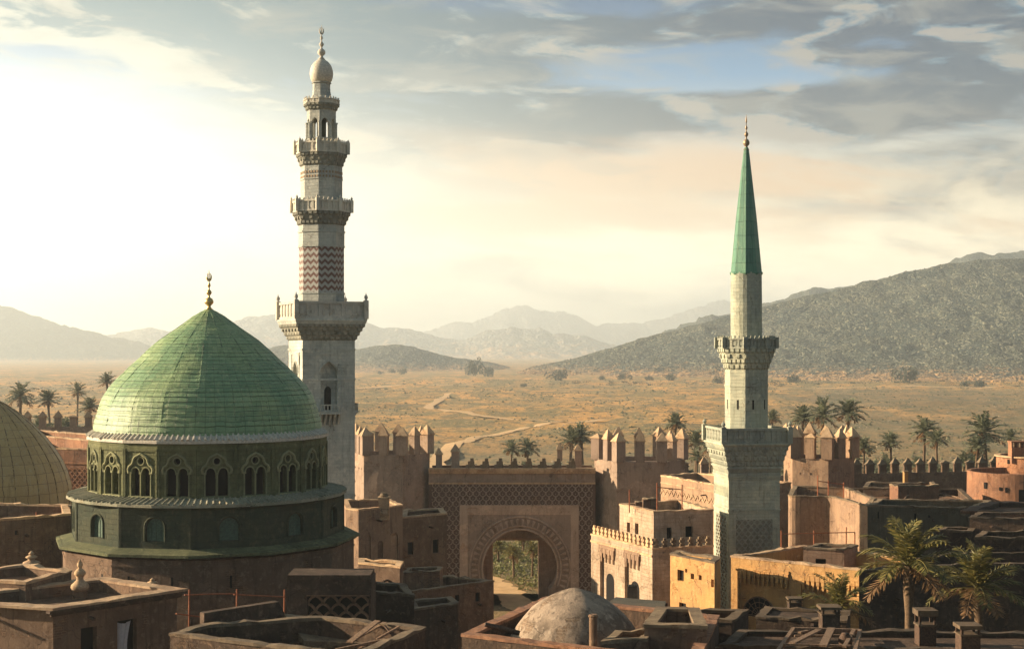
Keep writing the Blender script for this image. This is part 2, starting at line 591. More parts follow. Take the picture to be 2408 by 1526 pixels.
def leaf_mat(name, c1, c2):
    m, N = new_mat(name)
    g = N.node('ShaderNodeNewGeometry').outputs['Random Per Island']
    c = N.mix(g, c1, c2)
    b = N.node('ShaderNodeBsdfPrincipled', {'Base Color': c, 'Roughness': .55, 'Specular IOR Level': .3})
    t = N.node('ShaderNodeBsdfTranslucent', {'Color': c})
    mx = N.node('ShaderNodeMixShader', {0: .25, 1: b.outputs[0], 2: t.outputs[0]})
    N.node('ShaderNodeOutputMaterial', {'Surface': mx.outputs[0]})
    return m


M['frond'] = leaf_mat('palm_leaf', (.06, .07, .02), (.25, .20, .06))
M['frond_grey'] = leaf_mat('hazed_palm_leaf', (.10, .12, .07), (.22, .22, .13))  # paler and greyer: distance haze put into the leaf colour
M['grass'] = leaf_mat('green_undergrowth_leaf', (.11, .13, .04), (.26, .24, .09))
M['bush'] = leaf_mat('dusty_bush_leaf', (.022, .032, .018), (.07, .075, .035))


def sheet_metal(name, cols, bw, rh, per_u, bump=.03, rough=.5):
    """lapped copper sheets: uv u counts segments, v is metres up the slope"""
    m, N = new_mat(name)
    uv = N.node('ShaderNodeTexCoord').outputs['UV']
    ob = N.node('ShaderNodeTexCoord').outputs['Object']
    sp = N.node('ShaderNodeSeparateXYZ', {0: uv})
    wob = N.noise(ob, 1.1, 4, .6)
    u = N.m('ADD', N.m('MULTIPLY', sp.outputs[0], per_u), N.m('MULTIPLY', wob, .22))
    v = N.m('ADD', sp.outputs[1], N.m('MULTIPLY', N.m('SUBTRACT', wob, .5), .22))
    bv = N.node('ShaderNodeCombineXYZ', {0: u, 1: v, 2: 0.0}).outputs[0]
    bt = N.node('ShaderNodeTexBrick', {'Vector': bv, 'Color1': (0, 0, 0), 'Color2': (1, 1, 1), 'Mortar': (.5, .5, .5), 'Scale': 1.0, 'Mortar Size': .018, 'Mortar Smooth': .3,
                                       'Brick Width': bw, 'Row Height': rh, 'Bias': 0.0})
    bt.offset_frequency = 1
    bt.offset = .37
    big = N.noise(ob, .35, 5, .6)
    med = N.noise(N.map(ob, scale=(1, 1, .45)), 3.2, 8, .72, .5)
    fine = N.noise(ob, 16, 5, .7)
    c = N.mix(bt.outputs['Color'], cols[0], cols[1])
    c = N.mix(N.m('MULTIPLY', N.rng(big, .40, .62), .55), c, cols[2])
    c = N.mix(N.m('MULTIPLY', N.rng(med, .52, .74), .65), c, cols[3])
    c = N.mix(N.m('MULTIPLY', N.rng(fine, .45, .75), .4), c, cols[4])
    sm = bt.outputs['Fac']
    c = N.mix(N.m('MULTIPLY', sm, .92), c, cols[4])
    run = N.noise(N.map(ob, scale=(2.2, 2.2, .14)), 1.6, 7, .65, .25)
    c = N.mix(N.m('MULTIPLY', N.rng(run, .55, .70), .55), c, cols[4])
    c = N.mix(N.m('MULTIPLY', N.rng(run, .44, .34), .35), c, cols[3])
    h = N.m('SUBTRACT', N.m('ADD', N.m('MULTIPLY', med, .5), N.m('MULTIPLY', fine, .25)), N.m('MULTIPLY', sm, .8))
    h = N.m('ADD', h, N.m('MULTIPLY', bt.outputs['Color'], .25))
    finish(N, c, rough, h, bump, .9, 0.0, .4)
    return m


M['copper'] = sheet_metal('green_patina_sheets', [(.235, .34, .15), (.31, .41, .195), (.10, .24, .135), (.44, .48, .26), (.04, .07, .035)], 1.0, .55, 1.5, .07, .5)
M['copper2'] = sheet_metal('green_patina_spire', [(.085, .215, .14), (.125, .265, .165), (.06, .175, .13), (.22, .33, .20), (.04, .11, .075)], .5, 1.1, 1.0, .05)
M['golddome'] = sheet_metal('ochre_roof_sheets', [(.42, .28, .10), (.48, .33, .13), (.36, .24, .10), (.42, .36, .22), (.17, .10, .045)], 1.0, .8, 1.0)


def chevron_mat():
    m, N = new_mat('red_white_chevron_tiles')
    uv = N.node('ShaderNodeTexCoord').outputs['UV']
    ob = N.node('ShaderNodeTexCoord').outputs['Object']
    sp = N.node('ShaderNodeSeparateXYZ', {0: uv})
    tri = N.m('PINGPONG', N.m('MULTIPLY', sp.outputs[0], 2.6), .5)
    t = N.m('FRACT', N.m('ADD', N.m('MULTIPLY', sp.outputs[1], 1.75), N.m('MULTIPLY', tri, .95)))
    k = N.rng(N.m('ABSOLUTE', N.m('SUBTRACT', t, .5)), .21, .26)
    n = N.noise(ob, 5, 6, .7)
    red = N.mix(n, (.11, .05, .04), (.17, .085, .065))
    wht = N.mix(n, (.28, .28, .26), (.43, .42, .38))
    finish(N, N.mix(k, red, wht), .6, N.m('ADD', k, n), .03, .8)
    return m


M['chevron'] = chevron_mat()
# ------------------------------------------------------------------ ground, path, street, hills
def gz(x, y):
    """height of the plain"""
    if y < 215:
        return 0.0
    k = min(1, (y - 215) / 120) * max(0, min(1, (2600 - y) / 900))
    a = noise.noise(Vector((x / 95, y / 70, 3.1))) * 1.5 + noise.noise(Vector((x / 33, y / 26, 8.2))) * .75 + noise.noise(Vector((x / 11, y / 9, 1.7))) * .22
    return a * k * 1.9


def axis(fine0, fine1, step, far0, far1, grow=1.16):
    xs = [fine0]
    while xs[-1] < fine1:
        xs.append(xs[-1] + step)
    s = step
    while xs[-1] < far1:
        s *= grow
        xs.append(xs[-1] + s)
    s, lo = step, [fine0]
    while lo[-1] > far0:
        s *= grow
        lo.append(lo[-1] - s)
    return sorted(lo[1:]) + xs


def grid_mesh(name, xs, ys, fn, mat, smooth=True):
    nx = len(xs)
    vs = [(x, y, fn(x, y)) for y in ys for x in xs]
    fs = [(j * nx + i, j * nx + i + 1, (j + 1) * nx + i + 1, (j + 1) * nx + i) for j in range(len(ys) - 1) for i in range(nx - 1)]
    me = bpy.data.meshes.new(name)
    me.from_pydata(vs, [], fs)
    me.materials.append(mat)
    me.polygons.foreach_set('use_smooth', [smooth] * len(fs))
    o = bpy.data.objects.new(name, me)
    COL.objects.link(o)
    return structure(o)


m, N = new_mat('desert_ground')
co = N.node('ShaderNodeTexCoord').outputs['Object']
big = N.noise(N.map(co, scale=(1, .55, 1)), .010, 7, .62, .5)
mid = N.noise(N.map(co, scale=(1, .5, 1)), .045, 8, .70, .6)
sm = N.noise(N.map(co, scale=(1, .55, 1)), .16, 8, .78, .4)
fi = N.noise(N.map(co, scale=(1, .6, 1)), .6, 6, .75)
c = N.mix(N.rng(big, .42, .58), (.60, .315, .095), (.40, .235, .08))
c = N.mix(N.m('MULTIPLY', N.rng(mid, .45, .56), .85), c, (.175, .155, .07))
c = N.mix(N.m('MULTIPLY', N.rng(sm, .49, .58), .75), c, (.13, .11, .055))
c = N.mix(N.m('MULTIPLY', N.rng(fi, .53, .62), .6), c, (.70, .42, .17))
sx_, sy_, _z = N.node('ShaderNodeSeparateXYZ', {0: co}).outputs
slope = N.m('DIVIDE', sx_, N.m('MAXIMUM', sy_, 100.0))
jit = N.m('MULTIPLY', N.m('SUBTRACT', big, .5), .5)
plain_shade = N.m('MULTIPLY', N.rng(N.m('ADD', slope, jit), .14, .26), N.rng(sy_, 1250, 1050))  # shadow over the right of the plain, put into the ground colour
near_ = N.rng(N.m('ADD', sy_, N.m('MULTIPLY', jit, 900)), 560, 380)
dk_ = N.m('MULTIPLY', N.m('MAXIMUM', plain_shade, near_), .62)
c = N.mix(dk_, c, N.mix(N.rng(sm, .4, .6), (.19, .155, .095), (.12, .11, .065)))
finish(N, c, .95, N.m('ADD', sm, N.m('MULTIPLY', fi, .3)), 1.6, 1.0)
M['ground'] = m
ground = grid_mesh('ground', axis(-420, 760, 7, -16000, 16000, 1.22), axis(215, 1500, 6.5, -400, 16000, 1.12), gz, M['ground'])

m, N = new_mat('trodden_earth')
co = N.node('ShaderNodeTexCoord').outputs['Object']
n = N.noise(co, .5, 6, .65)
finish(N, N.mix(N.rng(n, .35, .65), (.64, .42, .21), (.50, .32, .155)), .95, n, .2, .6)
M['path'] = m


def ribbon(name, pts, wd, lift=.10, fn=gz, mat=None):
    P2 = []
    for i in range(len(pts) - 1):
        for t in range(14):
            a = t / 14
            p0, p1, p2, p3 = pts[max(i - 1, 0)], pts[i], pts[i + 1], pts[min(i + 2, len(pts) - 1)]
            P2.append(.5 * ((2 * p1) + (p2 - p0) * a + (2 * p0 - 5 * p1 + 4 * p2 - p3) * a * a + (3 * p1 - p0 - 3 * p2 + p3) * a ** 3))
    P2.append(pts[-1])
    V, fs = [], []
    for i, p in enumerate(P2):
        d = (P2[min(i + 1, len(P2) - 1)] - P2[max(i - 1, 0)]).normalized()
        s = Vector((-d.y, d.x))
        ww = wd * (1 + .45 * noise.noise(Vector((i * .35, 2, wd))) + .3 * noise.noise(Vector((i * 1.3, 5, wd))))
        for k in range(5):
            q = p + s * ww * (k / 4 - .5)
            V.append((q.x, q.y, max(fn(q.x, q.y) + lift + (.12 if k in (1, 2, 3) else 0) * (fn is gz), 0.01)))
    for i in range(len(P2) - 1):
        for k in range(4):
            fs.append((i * 5 + k, i * 5 + k + 1, i * 5 + k + 6, i * 5 + k + 5))
    b = MB()
    b.add(V, fs)
    return structure(b.build(name, mat or M['path'], smooth=True))


def gp(x, y):
    v = G(x, y, 0)
    return Vector((v.x, v.y))


ribbon('path', [gp(1056, 926), gp(1030, 942), gp(1008, 957), gp(1050, 968), gp(1110, 974), gp(1180, 982), gp(1250, 989), gp(1330, 994)], 5.0)
ribbon('path', [gp(1420, 985), gp(1330, 995), gp(1270, 1004), gp(1200, 1016), gp(1130, 1027), gp(1075, 1044), gp(1035, 1075), gp(1010, 1120), gp(1000, 1180)], 5.2, .16)
ribbon('path', [gp(835, 912), gp(950, 907), gp(1040, 905), gp(1110, 903)], 14)
ribbon('path', [gp(1830, 916), gp(1960, 911), gp(2100, 909), gp(2300, 911), gp(2420, 908)], 12)
STREET = [Vector((-22, 209)), Vector((-13, 202)), Vector((-6.2, 194)), Vector((-2.4, 187)), Vector((.05, 175)), Vector((1.9, 165)), Vector((4, 150)), Vector((6, 128))]
ribbon('street', STREET, 3.6, .03, lambda x, y: 0.0)


def hill_mat(name, c1, c2, c3, s=1.0):
    m, N = new_mat(name)
    co = N.node('ShaderNodeTexCoord').outputs['Object']
    a = N.noise(co, .012 * s, 7, .65)
    b = N.noise(co, .11 * s, 7, .7, .4)
    v = N.node('ShaderNodeTexVoronoi', {'Vector': co, 'Scale': .42 * s})
    v2 = N.node('ShaderNodeTexVoronoi', {'Vector': co, 'Scale': .17 * s})
    c = N.mix(N.rng(a, .38, .62), c1, c2)
    c = N.mix(N.m('MULTIPLY', N.rng(b, .48, .66), .7), c, c3)
    gray = N.node('ShaderNodeSeparateColor', {0: v.outputs['Color']}).outputs[0]
    c = N.mix(N.m('MULTIPLY', N.rng(gray, .66, .95), .8), c, (.24, .23, .165))
    zc_ = N.node('ShaderNodeSeparateXYZ', {0: co}).outputs[2]
    sand = N.m('MULTIPLY', N.rng(N.m('ADD', zc_, N.m('MULTIPLY', N.m('SUBTRACT', b, .5), 70 / s)), 13 / s, -4 / s), .85)
    c = N.mix(sand, c, (.50, .28, .12))
    h = N.m('ADD', N.m('MULTIPLY', N.rng(v.outputs['Distance'], .1, .7, 1.0, 0.0), 1.0), N.m('ADD', N.rng(v2.outputs['Distance'], .1, .8, 1.2, 0.0), N.m('MULTIPLY', b, .35)))
    finish(N, c, .95, h, 1.7 / s, .9)
    return m


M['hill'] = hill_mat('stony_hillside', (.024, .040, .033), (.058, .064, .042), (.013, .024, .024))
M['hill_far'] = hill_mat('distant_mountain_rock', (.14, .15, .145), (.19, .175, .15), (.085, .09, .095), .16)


def ridge(name, pts, D, Wf, Wb, seed, mat, nx=240, ny=60, rough=1.0, href=None, warp=0):
    """a hill with its crest at distance D; Wf and Wb how far its foot reaches toward and away from the town"""
    ws = [(xof(x, D), max(zof(y, D), 0.0)) for x, y in pts]
    x0, x1 = ws[0][0], ws[-1][0]
    href = href or max(z for _, z in ws)

    def H(x):
        for (a, za), (b, zb) in zip(ws, ws[1:]):
            if x <= b:
                t = max(0, (x - a) / (b - a))
                return za + (zb - za) * t
        return ws[-1][1]
    L = x1 - x0
    vs, fs = [], []
    for j in range(ny + 1):
        s = j / ny * 1.6 - 1.0          # -1 foot in front, 0 crest, .6 behind
        for i in range(nx + 1):
            x = x0 + L * i / nx
            h = H(x)
            kf = (max(h, .5) / href) ** .5
            y = D + (s * Wf * kf if s < 0 else s * Wb * kf)
            if warp and s < 0:
                y += warp * s * noise.noise(Vector((x / (L * .06), seed, 0)))
            p = (1 - abs(s)) if s < 0 else (1 - s)
            prof = p ** 1.25
            n1 = noise.fractal(Vector((x / (L * .035), y / (L * .03), seed)), 1.0, 2.0, 6)
            gully = abs(noise.noise(Vector((x / (L * .02) + n1, y / (L * .12), seed + 5))))
            amp = href * .05 * rough
            z = h * prof + (n1 * amp * 1.1 - gully * amp * 1.6 * rough) * min(1, h / (href * .25)) * min(1, p * 3) * (1 if s < -.04 or s > .1 else .45)
            vs.append((x, y, z if abs(s + 1) > .001 else -1.0))
    for j in range(ny):
        for i in range(nx):
            a = j * (nx + 1) + i
            fs.append((a, a + 1, a + nx + 2, a + nx + 1))
    me = bpy.data.meshes.new(name)
    me.from_pydata(vs, [], fs)
    me.materials.append(mat)
    me.polygons.foreach_set('use_smooth', [True] * len(fs))
    o = bpy.data.objects.new(name, me)
    COL.objects.link(o)
    return structure(o)


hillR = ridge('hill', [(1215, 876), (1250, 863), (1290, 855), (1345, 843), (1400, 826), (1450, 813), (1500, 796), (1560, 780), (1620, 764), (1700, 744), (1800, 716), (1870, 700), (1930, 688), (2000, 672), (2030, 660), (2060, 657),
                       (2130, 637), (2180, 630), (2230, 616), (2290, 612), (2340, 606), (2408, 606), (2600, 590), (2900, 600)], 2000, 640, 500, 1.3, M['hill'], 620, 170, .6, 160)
ridge('hill', [(1500, 826), (1560, 778), (1650, 746), (1710, 737), (1800, 708), (1850, 697), (1915, 673), (1985, 670), (2010, 668), (2060, 655), (2115, 641), (2180, 634), (2215, 622), (2250, 600), (2300, 587), (2345, 592), (2408, 586), (2600, 570), (3000, 600)],
      3300, 1200, 600, 4.3, M['hill'], 300, 70, 1.0)
ridge('hill', [(600, 830), (650, 812), (700, 808), (770, 818), (835, 820), (880, 812), (925, 808), (965, 812), (1010, 825), (1060, 838), (1120, 846), (1160, 852), (1200, 862)], 2500, 420, 300, 7.7, M['hill'], 340, 90, .9, 50)
ridge('hill', [(-400, 660), (-200, 690), (-60, 700), (0, 713), (50, 728), (100, 744), (150, 762), (200, 775), (260, 790), (320, 800), (380, 818), (430, 832)], 5200, 1200, 700, 2.2, M['hill'], 320, 90, .8)
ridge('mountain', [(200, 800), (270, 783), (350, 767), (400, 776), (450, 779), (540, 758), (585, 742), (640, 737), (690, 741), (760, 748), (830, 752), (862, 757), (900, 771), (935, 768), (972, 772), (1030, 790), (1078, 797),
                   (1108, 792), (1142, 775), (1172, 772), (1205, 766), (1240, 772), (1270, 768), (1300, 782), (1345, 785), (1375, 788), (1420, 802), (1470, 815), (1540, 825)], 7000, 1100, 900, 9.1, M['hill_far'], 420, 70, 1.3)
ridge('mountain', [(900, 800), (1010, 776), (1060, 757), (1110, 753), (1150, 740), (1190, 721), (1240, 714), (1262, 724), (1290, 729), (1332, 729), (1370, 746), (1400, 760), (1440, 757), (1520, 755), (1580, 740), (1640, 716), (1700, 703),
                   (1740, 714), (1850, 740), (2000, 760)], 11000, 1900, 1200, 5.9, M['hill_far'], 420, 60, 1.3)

# stones and low scrub of the plain and the hill foot: nobody could count them
def rock_scatter(name, label, cat, n, place, size, mat, seed):
    rr = random.Random(seed)
    b = MB()
    for _ in range(n):
        x, y, z, k = place(rr)
        s = size * (.4 + rr.random() ** 2 * 1.6) * k
        a = rr.random() * 6.28
        top = Vector((x + s * .2 * cos(a), y, z + s * (.35 + rr.random() * .35)))
        ring = [Vector((x + s * (.6 + rr.random() * .5) * cos(a + t * 1.2566), y + s * (.6 + rr.random() * .5) * sin(a + t * 1.2566), z - s * .15)) for t in range(5)]
        b.add(ring + [top], [(t, (t + 1) % 5, 5) for t in range(5)])
    o = b.build(name, mat)
    o['kind'] = 'stuff'
    o['label'] = label
    o['category'] = cat
    return o


def plain_place(rr):
    y = 230 + rr.random() ** 1.5 * 1250
    x = y * (-.40 + rr.random() * .80)
    for _ in range(4):
        if noise.noise(Vector((x / 45, y / 60, 9))) + .6 * noise.noise(Vector((x / 14, y / 20, 2))) > rr.random() * .6 - .1:
            break
        y = 230 + rr.random() ** 1.5 * 1250
        x = y * (-.40 + rr.random() * .80)
    return x, y, gz(x, y), .7 + y / 900


M['rock'] = simple('pale_stone', (.34, .27, .19), .9, 0, .4, 2)
M['scrub'] = simple('dry_scrub', (.10, .10, .05), .95, 0, .5, 1.5)
rock_scatter('stones', 'pale stones strewn over the sandy plain beyond the wall', 'stones', 5200, plain_place, .30, M['rock'], 3)
rock_scatter('scrub', 'low dark scrub dotted over the sandy plain', 'scrub', 14000, plain_place, .46, M['scrub'], 4)

_me = hillR.data.vertices
_hv = [v.co.copy() for v in _me]


def hill_place(rr):
    while True:
        v = _hv[rr.randrange(len(_hv))]
        if v.y < 2010 and v.z > -.5 and v.x < 900:
            return v.x + rr.uniform(-1, 1), v.y, v.z, 1.0 + .6 * (v.z < 25)


rock_scatter('boulders', 'loose boulders covering the slope of the big stony hill', 'boulders', 11000, hill_place, 1.0, M['hill'], 5)

_rg = random.Random(21)
_b = MB()
for _ in range(150):
    cx0 = _rg.uniform(20, 620)
    cy0 = 1330 + _rg.uniform(-70, 60) + 40 * noise.noise(Vector((cx0 / 90, 1, 1)))
    k0 = _rg.uniform(1.2, 4.2)
    for _k in range(26):
        a = _rg.random() * 6.283
        r_ = k0 * _rg.random() ** .6
        px_, py_ = cx0 + cos(a) * r_ * 1.6, cy0 + sin(a) * r_
        q = [Vector((_rg.gauss(0, 1), _rg.gauss(0, 1), abs(_rg.gauss(0, 1)))).normalized() * _rg.uniform(.6, 1.3) for _j in range(2)]
        z0_ = gz(px_, py_) + _rg.random() * k0 * .6
        _b.add([(px_, py_, z0_), Vector((px_, py_, z0_)) + q[0], Vector((px_, py_, z0_)) + q[1]], [(0, 1, 2)])
_o = _b.build('scrub', M['bush'])
_o['kind'] = 'stuff'
_o['label'] = 'ragged dark scrub along the foot of the big hill'
_o['category'] = 'scrub'
# ------------------------------------------------------------------ builders shared by towers and walls
def ngon(n, r, phase):
    """corner points; flat-to-flat is smaller than 2r"""
    return [(r * cos(phase + 2 * pi * k / n), r * sin(phase + 2 * pi * k / n)) for k in range(n)]


def prism(mb, lo, z0, hi, z1):
    n = len(lo)
    mb.add([(x, y, z0) for x, y in lo] + [(x, y, z1) for x, y in hi], [(i, (i + 1) % n, n + (i + 1) % n, n + i) for i in range(n)] + [tuple(range(n, 2 * n)), tuple(range(n - 1, -1, -1))],
           [[(i, z0), (i + 1, z0), (i + 1, z1), (i, z1)] for i in range(n)] + [[(0, 0)] * n] * 2)


def edges(poly):
    """origin, unit along, outward normal, length of every side of a counter-clockwise polygon"""
    out = []
    for i in range(len(poly)):
        a, b = Vector(poly[i][:2]), Vector(poly[(i + 1) % len(poly)][:2])
        u = (b - a)
        L = u.length
        u.normalize()
        out.append((Vector((a.x, a.y, 0)), Vector((u.x, u.y, 0)), Vector((u.y, -u.x, 0)), L))
    return out


def grow(poly, k):
    return [(x * k, y * k) for x, y in poly]


def corbels(parent, lo_poly, k1, z0, z1, mat, tiers=3, pitch=.42):
    """stepped stalactite corbels between a shaft and the balcony above it; k1 = growth of the outline"""
    b = MB()
    for t in range(tiers):
        ka = 1 + (k1 - 1) * (t / tiers)
        kb = 1 + (k1 - 1) * ((t + .55) / tiers)
        kc = 1 + (k1 - 1) * ((t + 1) / tiers)
        za, zb = z0 + (z1 - z0) * t / tiers, z0 + (z1 - z0) * (t + 1) / tiers
        prism(b, grow(lo_poly, ka), za, grow(lo_poly, kb), zb - .02)
        outer = grow(lo_poly, kc)
        for (o, u, n, L), (_, _, _, Lk) in zip(edges(outer), edges(grow(lo_poly, kb))):
            m_ = max(2, int(L / pitch))
            stp = L / m_
            dp = (kc - ka) * sqrt(lo_poly[0][0] ** 2 + lo_poly[0][1] ** 2) * .9
            for i in range(m_):
                if t == tiers - 2 and tiers > 2 and i % 2:
                    continue
                u0 = (i + .18) * stp
                u1 = (i + .82) * stp
                zz = za + (zb - za) * .35
                b.hexa([o + u * (u0 + stp * .15) - n * dp + Vector((0, 0, za)), o + u * (u1 - stp * .15) - n * dp + Vector((0, 0, za)), o + u * (u1 - stp * .15) - n * (dp + .1) + Vector((0, 0, za)), o + u * (u0 + stp * .15) - n * (dp + .1) + Vector((0, 0, za))],
                       [o + u * u0 + Vector((0, 0, zz)), o + u * u1 + Vector((0, 0, zz)), o + u * u1 - n * dp + Vector((0, 0, zz)), o + u * u0 - n * dp + Vector((0, 0, zz))])
                b.obox(o, u, n, u0, u1, zz + .003, zb - .003, -dp, 0)
        prism(b, grow(lo_poly, kc * 1.004), zb - .09 * (z1 - z0) / tiers, grow(lo_poly, kc * 1.004), zb)
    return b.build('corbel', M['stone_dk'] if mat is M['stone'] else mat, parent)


def parapet(parent, poly, z0, z1, mat, pitch=.5, posts=True, solid=True, knob=0.0, crown=False, name='parapet'):
    """balcony wall: base, rail, balusters over a recessed panel, corner posts"""
    b = MB()
    h = z1 - z0
    b_in = inset(poly, .28)
    prism(b, poly, z0, poly, z0 + h * .14)
    for (o, u, n, L) in edges(poly):
        b.obox(o, u, n, 0, L, z1 - h * .15, z1, -.22, .03)
        m_ = max(2, int(L / pitch))
        for i in range(m_ + 1):
            c = L * i / m_
            wd = min(.11, L / m_ * .28)
            b.obox(o, u, n, max(0, c - wd), min(L, c + wd), z0 + h * .14, z1 - h * .15, -.14, -.01)
        if solid:
            b.obox(o, u, n, .02, L - .02, z0 + h * .14, z1 - h * .15, -.13, -.09)
            for i in range(m_):
                c = L * (i + .5) / m_
                ww = L / m_ * .22
                b.obox(o, u, n, c - ww, c + ww, z0 + h * .28, z1 - h * .30, -.09, -.045)
        if crown:
            k = max(3, int(L / .34))
            for i in range(k):
                c = L * (i + .5) / k
                b.hexa([o + u * (c - .09) + Vector((0, 0, z1)), o + u * (c + .09) + Vector((0, 0, z1)), o + u * (c + .09) - n * .1 + Vector((0, 0, z1)), o + u * (c - .09) - n * .1 + Vector((0, 0, z1))],
                       [o + u * (c - .02) + Vector((0, 0, z1 + .22)), o + u * (c + .02) + Vector((0, 0, z1 + .22)), o + u * (c + .02) - n * .1 + Vector((0, 0, z1 + .22)), o + u * (c - .02) - n * .1 + Vector((0, 0, z1 + .22))])
    if posts:
        for (x, y) in poly:
            k = 1.0 + (.03 if len(poly) > 4 else .012)
            r = .13 if len(poly) > 4 else .19
            b.hexa([(x * k - r, y * k - r, z0), (x * k + r, y * k - r, z0), (x * k + r, y * k + r, z0), (x * k - r, y * k + r, z0)],
                   [(x * k - r, y * k - r, z1 + .1), (x * k + r, y * k - r, z1 + .1), (x * k + r, y * k + r, z1 + .1), (x * k - r, y * k + r, z1 + .1)])
            if knob:
                b.lathe([(r * .9, z1 + .1), (r * .5, z1 + .18), (r * .95, z1 + .34 * knob), (r * .8, z1 + .48 * knob), (r * .25, z1 + .62 * knob), (0.01, z1 + .80 * knob)], 8, 0, (x * k, y * k))
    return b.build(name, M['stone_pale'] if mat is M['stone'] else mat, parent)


def finial(parent, z0, h, r, mat, crescent=True, name='finial'):
    """turned ornament: stacked balls and a crescent or a spike"""
    b = MB()
    q = [(.9, 0), (.55, .04), (.35, .08), (.45, .10), (.95, .16), (1.0, .21), (.75, .27), (.25, .31), (.22, .36), (.45, .385), (.62, .43), (.45, .475), (.18, .51), (.16, .56), (.34, .60), (.36, .63), (.14, .68), (.10, .74)]
    b.lathe([(r * a, z0 + h * t) for a, t in q], 14)
    if crescent:
        arc = []
        for k in range(15):
            a = radians(-60 - 235 * k / 14) + radians(-0)
            arc.append(Vector((sin(a) * h * .085 * 0 + cos(a) * h * .07, 0, z0 + h * .84 + sin(a) * h * .10)))
        # a slim open crescent standing on the stem
        arc = [Vector((h * .055 * cos(t), 0, z0 + h * (.83 + .095 * sin(t)))) for t in [radians(115 + 310 * k / 16) for k in range(17)]]
        b.tube(arc, [r * .05 + r * .20 * sin(pi * k / 16) for k in range(17)], 6)
        b.lathe([(r * .1, z0 + h * .73), (r * .14, z0 + h * .86), (0.01, z0 + h)], 6)
    else:
        b.lathe([(r * .1, z0 + h * .73), (r * .26, z0 + h * .80), (r * .2, z0 + h * .86), (r * .1, z0 + h * .92), (0.01, z0 + h)], 8)
    return b.build(name, mat, parent, smooth=True)


def lattice(mb, o, u, n, u0, u1, z0, z1, cw, chh, bar, d0, d1, curve=0.0):
    """net of curved diamonds in relief"""
    nu = max(1, round((u1 - u0) / cw))
    nz = max(1, round((z1 - z0) / chh))
    cw, chh = (u1 - u0) / nu, (z1 - z0) / nz
    sub = 3 if curve else 1
    for i in range(nu):
        for j in range(nz):
            cx_, cz = u0 + (i + .5) * cw, z0 + (j + .5) * chh
            for sx in (-1, 1):
                for sz in (-1, 1):
                    pts = []
                    for k in range(sub + 1):
                        t = k / sub
                        x = sx * cw / 2 * (1 - t)
                        z = sz * chh / 2 * t
                        bul = curve * sin(pi * t) * (1 if sz > 0 else -1)
                        pts.append((cx_ + x + sx * cw * .18 * bul, cz + z + sz * chh * .10 * bul))
                    for a, bb in zip(pts, pts[1:]):
                        du, dz = bb[0] - a[0], bb[1] - a[1]
                        L = sqrt(du * du + dz * dz)
                        pu, pz = -dz / L * bar / 2, du / L * bar / 2
                        q = [(a[0] + pu, a[1] + pz), (bb[0] + pu, bb[1] + pz), (bb[0] - pu, bb[1] - pz), (a[0] - pu, a[1] - pz)]
                        lo = [o + u * x + n * d0 + Vector((0, 0, z)) for x, z in q]
                        hi = [o + u * x + n * d1 + Vector((0, 0, z)) for x, z in q]
                        mb.hexa(lo, hi, False)


# ------------------------------------------------------------------ the green domed mosque
DC, DD = xof(491.5, 90), 90.0
dz = lambda y, D=DD: zof(y, D)
mosque = thing('domed_mosque', 'large mosque with a ribbed green copper dome over an arcaded stone drum', 'mosque', (DC, DD, 0), radians(0))
mosque.scale = (.962, .962, 1.0)
s = DD / F
prof_px = [(272, 1014), (273, 1008), (272, 1000), (270, 988), (264, 967), (257, 945), (248, 926), (236, 908), (222, 893), (203, 875), (190, 862), (172, 847), (148, 824), (120, 800), (98, 785), (72, 768), (50, 752), (30, 739), (14, 730), (6, 725)]
# resample into lapped courses
pp = [(a * s, dz(b)) for a, b in prof_px]
acc = [0]
for a, b in zip(pp, pp[1:]):
    acc.append(acc[-1] + sqrt((a[0] - b[0]) ** 2 + (a[1] - b[1]) ** 2))


def at_len(t):
    for i in range(len(acc) - 1):
        if t <= acc[i + 1]:
            k = (t - acc[i]) / (acc[i + 1] - acc[i])
            return pp[i][0] + (pp[i + 1][0] - pp[i][0]) * k, pp[i][1] + (pp[i + 1][1] - pp[i][1]) * k
    return pp[-1]


prof = []
ncs = 30
for i in range(ncs):
    r0, z0 = at_len(acc[-1] * i / ncs)
    rm, zm = at_len(acc[-1] * (i + .5) / ncs)
    r1, z1 = at_len(acc[-1] * (i + 1) / ncs)
    k = .05
    prof += [(r0 + k, z0 - .012), (rm + k * .5, zm), (r1 + .004, z1)]
prof[-1] = (pp[-1][0], pp[-1][1])
b = MB()
gores = 20
sub = 6
b.lathe(prof, gores * sub, radians(-90 - 9 - 2.5), rmod=lambda k: 1 - .003 * sin(pi * ((k % sub) / sub)) ** .7 * (-1 if False else 1))
# per-sheet dents
rr = random.Random(4)
for i, v in enumerate(b.v):
    nn = noise.noise(Vector((v.x * .8, v.y * .8, v.z * 1.1))) * .045 + noise.noise(Vector((v.x * 2.6, v.y * 2.6, v.z * 3))) * .02
    rad = sqrt(v.x ** 2 + v.y ** 2)
    if rad > .4:
        v.x += v.x / rad * nn
        v.y += v.y / rad * nn
        v.z += noise.noise(Vector((v.x * 1.5, v.y * 1.5, 7 + round(v.z * 2)))) * .03
# uv: 6 sub-segments a gore -> about one sheet each 2.4 segments
for k_, uvv in b.uv.items():
    b.uv[k_] = [(uu / 2.4, vv) for uu, vv in uvv]
M['copper'].node_tree  # uv row height follows the 24 courses
for nd in M['copper'].node_tree.nodes:
    if nd.bl_idname == 'ShaderNodeTexBrick':
        nd.inputs['Row Height'].default_value = acc[-1] / ncs * 1.02
dome = b.build('dome', M['copper'], mosque)
finial(mosque, dz(727), (727 - 634) * s, .30, M['gold'])
